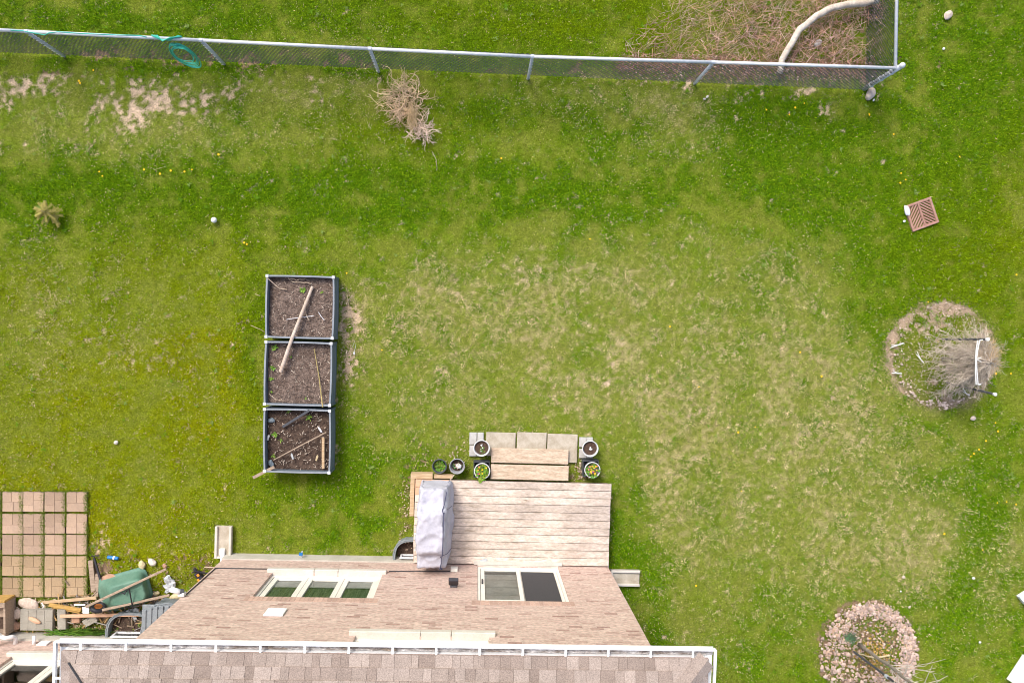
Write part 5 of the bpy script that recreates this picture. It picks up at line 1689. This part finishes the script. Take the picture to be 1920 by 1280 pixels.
BR = [(.55, .38, .22), (.42, .27, .14), (.30, .19, .12), (.55, .45, .35), (.62, .55, .45), (.5, .30, .10)]
for i in range(1500):
    a = random.uniform(0, 6.28); r_ = .92 * math.sqrt(random.random())
    litter(mb, c0.x + r_ * math.cos(a), c0.y + r_ * math.sin(a) - .02, random.uniform(0, .02), random.uniform(.02, .06), BR if random.random() < .5 else [(.10, .2, .03), (.17, .26, .05)])
for i in range(260):
    a = random.gauss(0, .16), random.gauss(0, .16); q = W(1640, 1225)
    litter(mb, q.x + a[0], q.y + a[1], random.uniform(.01, .05), random.uniform(.03, .07), [(.55, .33, .06), (.62, .42, .14), (.45, .26, .05)])
c1 = W(1768, 665)
for i in range(1000):
    a = random.uniform(0, 6.28); r_ = random.uniform(.80, 1.08) if random.random() < .35 else 1.0 * math.sqrt(random.random())
    litter(mb, c1.x + r_ * math.cos(a), c1.y + r_ * math.sin(a), random.uniform(-.01, .015), random.uniform(.015, .05), [(.62, .48, .38), (.5, .37, .28), (.7, .6, .5), (.35, .25, .18)])
for i in range(1500):      # along the fence foot and among the vines
    x = random.uniform(1160, 1650); y = random.uniform(100, 160)
    if random.random() < abs(y - 128) / 34: continue
    q = W(x, y); litter(mb, q.x, q.y, random.uniform(0, .03), random.uniform(.02, .07), [(.50, .36, .28), (.36, .24, .18), (.62, .5, .4), (.25, .17, .13)])
for i in range(800):
    x = random.uniform(165, 400); y = random.uniform(1045, 1192)
    q = W(x, y); litter(mb, q.x, q.y, random.uniform(-.01, .02), random.uniform(.02, .06), [(.34, .24, .15), (.24, .16, .10), (.42, .32, .22)] if random.random() < .55 else [(.16, .22, .03), (.22, .27, .03)])
for i in range(240):
    x = random.uniform(95, 345); y = random.gauss(1148, 17)
    q = W(x, y, random.uniform(.01, .07)); a = random.choice((0.1, -.3, .5, 1.3, 2.2)) + random.gauss(0, .3); l = random.uniform(.05, .28); k = random.uniform(.25, 1.0)
    mb.beam(q, q + Vector((math.cos(a) * l, math.sin(a) * l, random.uniform(-.02, .03))), random.uniform(.008, .03), random.uniform(.006, .015), tuple(k * v for v in random.choice([(.5, .38, .27), (.35, .26, .19), (.55, .36, .16), (.4, .38, .36)])))
for i in range(900):
    x = random.uniform(-20, 190); y = random.uniform(1122, 1190)
    q = W(x, y); litter(mb, q.x, q.y, random.uniform(-.01, .02), random.uniform(.02, .06), BR)
for i in range(420):
    x, y = random.choice([(random.gauss(850, 26), random.gauss(850, 20)), (random.gauss(764, 7), random.uniform(900, 1030)), (random.gauss(650, 7), random.uniform(540, 720)), (random.gauss(1092, 10), random.uniform(862, 900))])
    q = W(x, y); litter(mb, q.x, q.y, random.uniform(0, .02), random.uniform(.02, .06), [(.55, .42, .32), (.4, .28, .2), (.62, .52, .4)])
lm = pmat('leaf_litter', (1, 1, 1), (.75, .75, .75), 10, .95, attr='tint')
tag(mb.build('leaf_litter', lm), 'brown leaf and twig litter scattered around the trees and the fence foot', 'leaf litter', kind='stuff')
# pale stones round the other ring
mb = MB()
for i in range(85):
    a = random.gauss(R(245), .5) if random.random() < .7 else random.uniform(0, 6.28); r_ = random.gauss(1.0, .05)
    k = random.uniform(.8, 1.3); s = random.uniform(.010, .026)
    mb.rock((c1.x + r_ * math.cos(a), c1.y + r_ * math.sin(a), .0), (s * 1.3, s, s * .7), (k, k, k), sub=1)
for i in range(14):
    q = W(1770 + random.gauss(0, 9), 758 + random.gauss(0, 4)); mb.rock((q.x, q.y, .01), random.uniform(.015, .035), (1.35, 1.35, 1.4), sub=1)
tag(mb.build('pebbles', 'gravel'), 'pale pebbles along the edge of the bare soil ring round the weeping tree', 'pebbles', kind='stuff')
for x0, y0, x1, y1, lb in ((1669, 652, 1694, 643, 'split pale twig at the left edge of the bare soil ring'), (1718, 664, 1732, 680, 'forked white twig left of the weeping tree'), (1672, 699, 1691, 700, 'straight pale twig lying on the left of the bare soil ring'), (1804, 733, 1818, 741, 'short pink twig below the weeping tree')):
    a = W(x0, y0, .02); b = W(x1, y1, .05); mb = MB(); mb.tube([a, a.lerp(b, .5), b], .008, .012, n=5); mb.tube([a + Vector((.02, .05, 0)), a.lerp(b, .6)], .007, n=5)
    tag(mb.build('pale_twig', 'strap'), lb, 'twig')

# ------------------------------------------------------------------ wheelbarrow, upside down
wb0 = W(238, 1108, 0)
wb = thing('wheelbarrow', wb0, 'green wheelbarrow lying upside down with wooden handles beside the patio', 'wheelbarrow')


def B_(x, y, z): q = W(x, y, z); return Vector((q.x - wb0.x, q.y - wb0.y, z))


def rr(cx, cy, hx, hy, r, z, rot, n=6):
    out = []
    for (sx, sy, a0) in ((1, 1, 0), (-1, 1, 90), (-1, -1, 180), (1, -1, 270)):
        for i in range(n + 1):
            a = R(a0 + 90 * i / n); x = sx * (hx - r) + r * math.cos(a); y = sy * (hy - r) + r * math.sin(a)
            out.append((cx + x * math.cos(rot) - y * math.sin(rot), cy + x * math.sin(rot) + y * math.cos(rot), z))
    return out


ro = R(15)
c_ = B_(231, 1108, .1); d_ = B_(239, 1113, .4)
rings = [rr(c_.x, c_.y, .485, .345, .15, .015, ro), rr(c_.x, c_.y, .485, .345, .15, .04, ro), rr(c_.x, c_.y, .455, .315, .15, .045, ro)]
for f_ in (.2, .45, .7, .88, .97, 1.0):
    k = f_; s = 1 - (.33 * k if k < .9 else .33 * k + .06 * (k - .88) / .12)
    rings.append(rr(c_.x + (d_.x - c_.x) * k, c_.y + (d_.y - c_.y) * k, .455 * s, .315 * s * (1 - .08 * k), .15 * s, .045 + .33 * min(1, k * 1.05), ro))
mb = MB(); n = len(rings[0]); vs = [q for r_ in rings for q in r_]; fs = []
for i in range(len(rings) - 1):
    for j in range(n): fs.append((i * n + j, i * n + (j + 1) % n, (i + 1) * n + (j + 1) % n, (i + 1) * n + j))
fs.append(tuple((len(rings) - 1) * n + j for j in range(n)))
mb.add(vs, fs); mb.build('tray', 'green', wb, True)
for a, b in (((161, 1137, .44), (312, 1066, .44)), ((192, 1143, .40), (318, 1115, .32))):
    mb = MB(); mb.beam(B_(*a), B_(*b), .042, .04, bev=.006); mb.build('handle', 'oldwood', wb)
for a, m_, b in (((236, 1107, .41), (242, 1103, .52), (249, 1140, .36)), ((238, 1106, .41), (233, 1113, .44), (228, 1110, .42))):
    mb = MB(); mb.tube([B_(*a), B_(*m_), B_(*b)], .012, n=7); mb.build('leg', 'black', wb)
mb = MB(); mb.beam(B_(216, 1136, .37), B_(250, 1130, .37), .03, .02); mb.build('brace', 'black', wb)
w_ = B_(184, 1138, .30); ax = Vector((.35, .93, .25)).normalized(); x_ = ax.cross(Vector((0, 0, 1))).normalized(); y_ = ax.cross(x_)
mb = MB(); mb.tube([w_ + (x_ * math.cos(t_) + y_ * math.sin(t_)) * .105 for t_ in [i * math.pi / 10 for i in range(21)]], .040, n=8)
wh = mb.build('tyre', 'black', wb, True)
mb = MB(); mb.tube([w_ - ax * .03, w_ + ax * .03], .07, n=14); mb.build('hub', 'rust', wb)
mb = MB(); mb.beam(B_(155, 1143, .40), B_(167, 1143, .41), .12, .012); mb.build('label_plate', 'white', wb)

# ------------------------------------------------------------------ the junk by the wall
g = lambda x, y, z=.02: W(x, y, z)
plank('wooden_plank', 'tanwood', g(80, 1129, .05), g(181, 1120, .09), .055, .03, 'thin tan plank along the near edge of the patio pavers', 'plank')
plank('wooden_plank', 'yellowwood', g(92, 1133, .08), g(152, 1143, .13), .065, .03, 'split yellow plank end left of the wheelbarrow wheel', 'plank')
plank('wooden_plank', 'yellowwood', g(100, 1137, .05), g(150, 1147, .08), .05, .03, 'lower split yellow plank under the one beside the wheel', 'plank')
plank('wooden_plank', 'newwood', g(113, 1154.5, .16), g(264, 1151.5, .12), .055, .035, 'long pinkish plank lying below the overturned wheelbarrow', 'plank')
plank('plastic_strip', 'white', g(139, 1133, .12), g(160, 1133, .12), .03, .012, 'short white strip left of the wheelbarrow', 'strip')
plank('long_handle', 'black', g(176, 1044, .06), g(188, 1085, .08), .035, .03, 'black tool handle lying in the dirt right of the patio', 'tool handle')
plank('long_handle', 'black', g(171, 1042, .06), g(186, 1041, .06), .02, .02, 'small black tool head at the top of the black handle', 'tool head')
plank('weathered_plank', 'oldwood', g(170, 1050, .03), g(176, 1110, .03), .09, .03, 'rotten grey board in the dirt along the right edge of the patio', 'plank')
plank('weathered_plank', 'oldwood', g(183, 1075, .03), g(181, 1118, .03), .07, .03, 'rotten grey board touching the wheelbarrow rim', 'plank')
for x, y, r, mt, lb, nm_ in ((208, 1086, (.20, .12, .05), 'brickred', 'pinkish slab of stone behind the wheelbarrow tray', 'stone_slab'), (53, 1131, (.20, .11, .05), 'stone', 'flat brown stone between the patio pavers and the grey block', 'stone_slab'),
                             (28, 1173, (.11, .09, .05), 'brickred', 'reddish broken stone beside the lower left junk', 'broken_stone'), (33, 1150, (.08, .11, .05), 'stone', 'tan broken stone left of the grey block', 'broken_stone'),
                             (330, 1118, (.13, .07, .07), 'cream', 'yellowish foam lump beside the ribbed window well lid', 'foam_lump'), (293, 1112, (.07, .04, .04), 'cream', 'small cream rubble near the white bag', 'rubble')):
    q = W(x, y, r[2] * .5); mb = MB(); mb.rock((q.x, q.y, r[2] * .5), r, sub=2, rough=.1, rz=random.uniform(-.3, .3)); tag(mb.build(nm_, mt), lb, 'stone' if 'foam' not in nm_ else 'foam')


def block(px, py, w, l, h, rz, mt, label, joints=0, name='paving_block'):
    q = W(px, py, h); mb = MB()
    if joints:
        mb.box((-w / 2, -l / 2, 0), (w / 2, l / 2, h - .006))
        for i in range(joints):
            x0 = -w / 2 + w * i / joints; sp = random.uniform(.5, .72)
            for a, b in ((0, sp), (sp, 1)):
                mb.box((x0 + .003, l / 2 - b * l + .003, h - .006), (x0 + w / joints - .003, l / 2 - a * l - .003, h), bev=.003)
    else: mb.box((-w / 2, -l / 2, 0), (w / 2, l / 2, h), bev=.01)
    o = mb.build(name, mt, origin=(0, 0, 0)); o.location = (q.x, q.y, 0); o.rotation_euler.z = rz
    return tag(o, label, 'paving block')


block(68, 1162, .60, .40, .10, TH, 'greypaver', 'grey jointed paving block at the lower left with a pale offcut on it', 4)
block(115, 1161, .16, .39, .10, TH + .05, 'greypaver', 'narrow upright grey block right of the jointed paving block')
block(168, 1164, .26, .14, .07, R(28), 'greypaver', 'grey half block tilted under the long pinkish plank', 2)
block(141, 1161, .15, .13, .09, R(4), 'brickred', 'orange brick sticking out under the long pinkish plank', name='brick')
q = W(65, 1162, .12); mb = MB(); mb.rock((q.x, q.y, .125), (.13, .045, .03), sub=2, rough=.08, rz=R(-28)); tag(mb.build('wood_offcut', 'newwood'), 'pale wood offcut on top of the grey jointed block', 'offcut')
# box at the far left
bx = W(0, 1158, .3); t = thing('wooden_box', (bx.x - .25, bx.y, 0), 'weathered wooden box cut off by the left edge of the photo', 'box')
for a, b in (((-.35, .30, 0), (.36, .34, .34)), ((-.35, -.34, 0), (.36, -.30, .30)), ((.32, -.295, 0), (.36, .295, .32))):
    mb = MB(); mb.box(a, b, bev=.004); mb.build('side_board', 'yellowwood' if a[1] > 0 else 'oldwood', t)
mb = MB(); mb.box((-.36, .22, .345), (.38, .30, .37), bev=.003); mb.box((-.3, -.05, .05), (.31, .2, .12)); mb.build('loose_slat', 'oldwood', t)
mb = MB(); mb.box((-.34, -.295, .0), (.315, .295, .05)); mb.build('soil', 'soil_dark', t)
bits('plastic_strip', 'white', [(78, 1129), (82, 1136), (80, 1139)], .1, .012, .010, 'curled white plastic strip beside the brown stone', 'strip')
# blue bottle, bag, tool
q = W(212, 1045, .03); t = thing('plastic_bottle', (q.x, q.y, 0.03), 'crushed blue plastic bottle with a white band on the dirt by the patio', 'bottle', rz=-.15)
mb = MB(); mb.tube([(-.10, 0, 0), (-.08, 0, .0), (.06, 0, 0), (.085, 0, 0), (.10, 0, 0)], .034, .030, n=10); mb.build('bottle_body', 'blue', t, True)
mb = MB(); mb.tube([(.005, 0, 0), (.035, 0, 0)], .036, n=10); mb.build('label_band', 'white', t)
q = W(318, 1096, .05); mb = MB()
for a, b, r_ in ((-.02, .09, (.10, .07, .05)), (.04, .02, (.08, .09, .05)), (-.03, -.04, (.05, .10, .04)), (-.04, -.11, (.035, .06, .03))): mb.rock((q.x + a, q.y + b, .05), r_, sub=2, rough=.28)
tag(mb.build('plastic_bag', 'bag'), 'crumpled white plastic bag on the moss right of the wheelbarrow', 'plastic bag')
q = W(262, 1147, .05); mb = MB()
for a, b, r_ in ((-.12, .02, (.10, .03, .015)), (.02, .03, (.06, .05, .02)), (.06, -.03, (.07, .03, .015)), (-.05, -.06, (.14, .03, .012))): mb.rock((q.x + a - .1, q.y + b, .04), r_, sub=2, rough=.2)
tag(mb.build('plastic_sheet', 'bag'), 'torn clear plastic sheet under the lower wheelbarrow handle', 'plastic sheet')
q = W(372, 1083, .12); t = thing('hand_tool', (q.x, q.y, 0), 'black tool with orange panels lying by the left corner of the house', 'tool', rz=R(-55))
mb = MB(); mb.box((-.11, -.05, 0), (.11, .05, .11), bev=.02); mb.box((-.20, -.02, .02), (-.11, .02, .06), bev=.008); mb.build('tool_body', 'black', t)
mb = MB(); mb.box((-.07, .0, .111), (-.02, .046, .125), bev=.004); mb.box((.01, -.046, .111), (.07, -.005, .125), bev=.004); mb.build('side_panel', 'orange', t)
mb = MB(); mb.tube([B_(366, 1074, .12) + wb0 - t.location] * 1 + [Vector((.0, .1, .1)), Vector((.1, .2, .12)), Vector((.22, .22, .1))], .012, n=6)
bits('black_hose', 'black', [(360, 1073, .08), (368, 1070, .12), (380, 1073, .10), (392, 1074, .06)], 0, .014, .014, 'short black tube arching over the orange and black tool', 'tube', w=.004)
bits('wooden_stick', 'twig', [(383, 1063), (402, 1063)], .03, .008, .008, 'thin light stick on the grass left of the splash block', 'stick')
# grass clump along the recessed wall
mb = MB()
for i in range(420):
    q = W(random.gauss(160, 26), random.gauss(1185, 4), 0); a = random.choice((0, math.pi)) + random.gauss(.2, .5); l = random.uniform(.12, .34)
    e = Vector((math.cos(a) * l, math.sin(a) * l * .5, l * .5)); sd_ = Vector((-math.sin(a), math.cos(a), 0)) * .006
    mb.add([q - sd_, q + sd_, q + e * .6 + sd_ * .7 + Vector((0, 0, .03)), q + e], [(0, 1, 2, 3)], random.choice([(.8, .8, 1), (1.1, 1, 1), (.6, .75, .8)]))
tag(mb.build('tall_grass', 'leaf'), 'long grass tuft against the recessed wall below the junk', 'grass tuft')

# small things on the lawn -----------------------------------------
bits('dry_stick', 'straw', [(470, 610), (482, 615), (496, 622)], .04, .006, .004, 'dry straw stem on the grass left of the middle bed', 'stick', w=.01)
bits('dry_stick', 'straw', [(478, 551), (488, 555)], .04, .006, .004, 'tiny straw stem on the grass left of the farthest bed', 'stick')
bits('dry_stick', 'straw', [(650, 541), (652, 562), (655, 578)], .04, .005, .004, 'thin dry stem on the grass right of the farthest bed', 'stick', w=.008)
q = W(664, 662, .02); mb = MB(); mb.rock((q.x, q.y, .02), (.02, .035, .015), sub=1, rough=.08, rz=0)
mb.tube([(q.x, q.y + .03, .02), (q.x + .03, q.y + .12, .03), (q.x + .01, q.y + .24, .03), (q.x - .03, q.y + .12, .02)], .003, n=4)
tag(mb.build('white_clip', 'cap'), 'white clip with a looped string on the bare strip right of the beds', 'clip')
for x, y, lb in ((331, 1006, 'tiny white scrap on the lawn between the pavers and the splash block'), (1689, 1108, 'small pale scrap between the two dark streaks above the stone ring')):
    q = W(x, y, .02); mb = MB(); mb.rock((q.x, q.y, .02), .02); tag(mb.build('paper_scrap', 'cap'), lb, 'paper')
# dandelions
DL = [(320, 320), (346, 322), (186, 322), (192, 330), (458, 455), (463, 458), (940, 297), (1480, 215), (1491, 202), (1508, 194), (1437, 206), (1630, 214), (1675, 252), (1799, 294), (1689, 325), (1698, 337), (1688, 343),
      (1305, 1097), (1870, 942), (1887, 940), (1905, 945), (1820, 855), (1835, 842), (1826, 850), (1848, 826), (1384, 810), (1500, 660), (1740, 566), (410, 290), (270, 318), (650, 512), (175, 132), (148, 152), (150, 156), (1643, 33), (1866, 792), (1871, 808), (1416, 800), (1540, 705), (1310, 725), (1906, 515), (1895, 700), (1867, 700), (360, 318), (300, 326), (1630, 216), (1390, 920), (1770, 1000), (1842, 1030), (716, 656), (1256, 612), (1106, 448)]
LM = [(103, 406, 'the conifer seedling'), (402, 413, 'the white ball'), (565, 560, 'the farthest raised bed'), (770, 200, 'the cut shrub'), (1620, 170, 'the fence corner post'), (1730, 400, 'the drain grate'), (1768, 665, 'the weeping tree'), (1628, 1222, 'the crushed stone ring'),
      (1150, 980, 'the deck'), (250, 100, 'the hose on the fence'), (1900, 940, 'the right edge of the photo'), (1560, 40, 'the fallen log'), (1300, 650, 'the middle of the dry lawn')]
dm_ = MB(); Z0 = Vector((0, 0, .028))
for ring_, s_ in ((0, .024), (.3, .018), (.6, .011)):
    petals(dm_, Z0 + Vector((0, 0, ring_ * .012)), s_, 9)
OR = ['leftmost', 'second', 'third', 'fourth', 'fifth', 'sixth', 'seventh', 'eighth', 'ninth', 'tenth', 'eleventh', 'twelfth', 'thirteenth', 'fourteenth']
DL = sorted(set(DL))
near = [min(LM, key=lambda a_: math.hypot(a_[0] - x, a_[1] - y))[2] for x, y in DL]
proto = None
for k, (x, y) in enumerate(DL):
    q = W(x, y, .03); tot = near.count(near[k]); no = near[:k].count(near[k])
    if tot == 1: lb = 'only yellow dandelion near ' + near[k]
    elif no == tot - 1: lb = 'yellow dandelion near %s, the rightmost there' % near[k]
    elif no == 0: lb = 'yellow dandelion near %s, the leftmost there' % near[k]
    else: lb = 'yellow dandelion near %s, %s from the left there' % (near[k], OR[no])
    if proto is None:
        proto = thing('dandelion', (q.x, q.y, .0), lb, 'flower', 'dandelions scattered in the lawn')
        dm_.build('flower_head', 'yellow', proto)
        mb = MB(); mb.tube([(0, 0, -.03), (0, 0, .028)], .003, n=4); mb.build('stem', 'leaf', proto)
    else:
        o = dup(proto, (q.x, q.y, random.uniform(-.005, .01)), random.uniform(0, 6.28), lb); s_ = random.uniform(.6, 1.0); o.scale = (s_, s_, 1)

# pale edges of the neighbouring place on the right ------------------
q0 = [W(1907, 1285, .3), W(1938, 1238, .3), W(1990, 1262, .3), W(1975, 1330, .3)]
mb = MB(); mb.poly([(p.x, p.y) for p in q0], 0.0, .3); tag(mb.build('white_shed_lid', 'white'), 'white flat topped box cut by the lower right corner of the photo', 'box')
q0 = [W(1912, 1119, .1), W(1930, 1108, .1), W(1980, 1150, .1), W(1960, 1165, .1), W(1924, 1134, .1)]
mb = MB(); mb.poly([(p.x, p.y) for p in q0], 0.0, .1); tag(mb.build('white_board', 'white'), 'corner of a white board at the right edge above the lower corner', 'board')
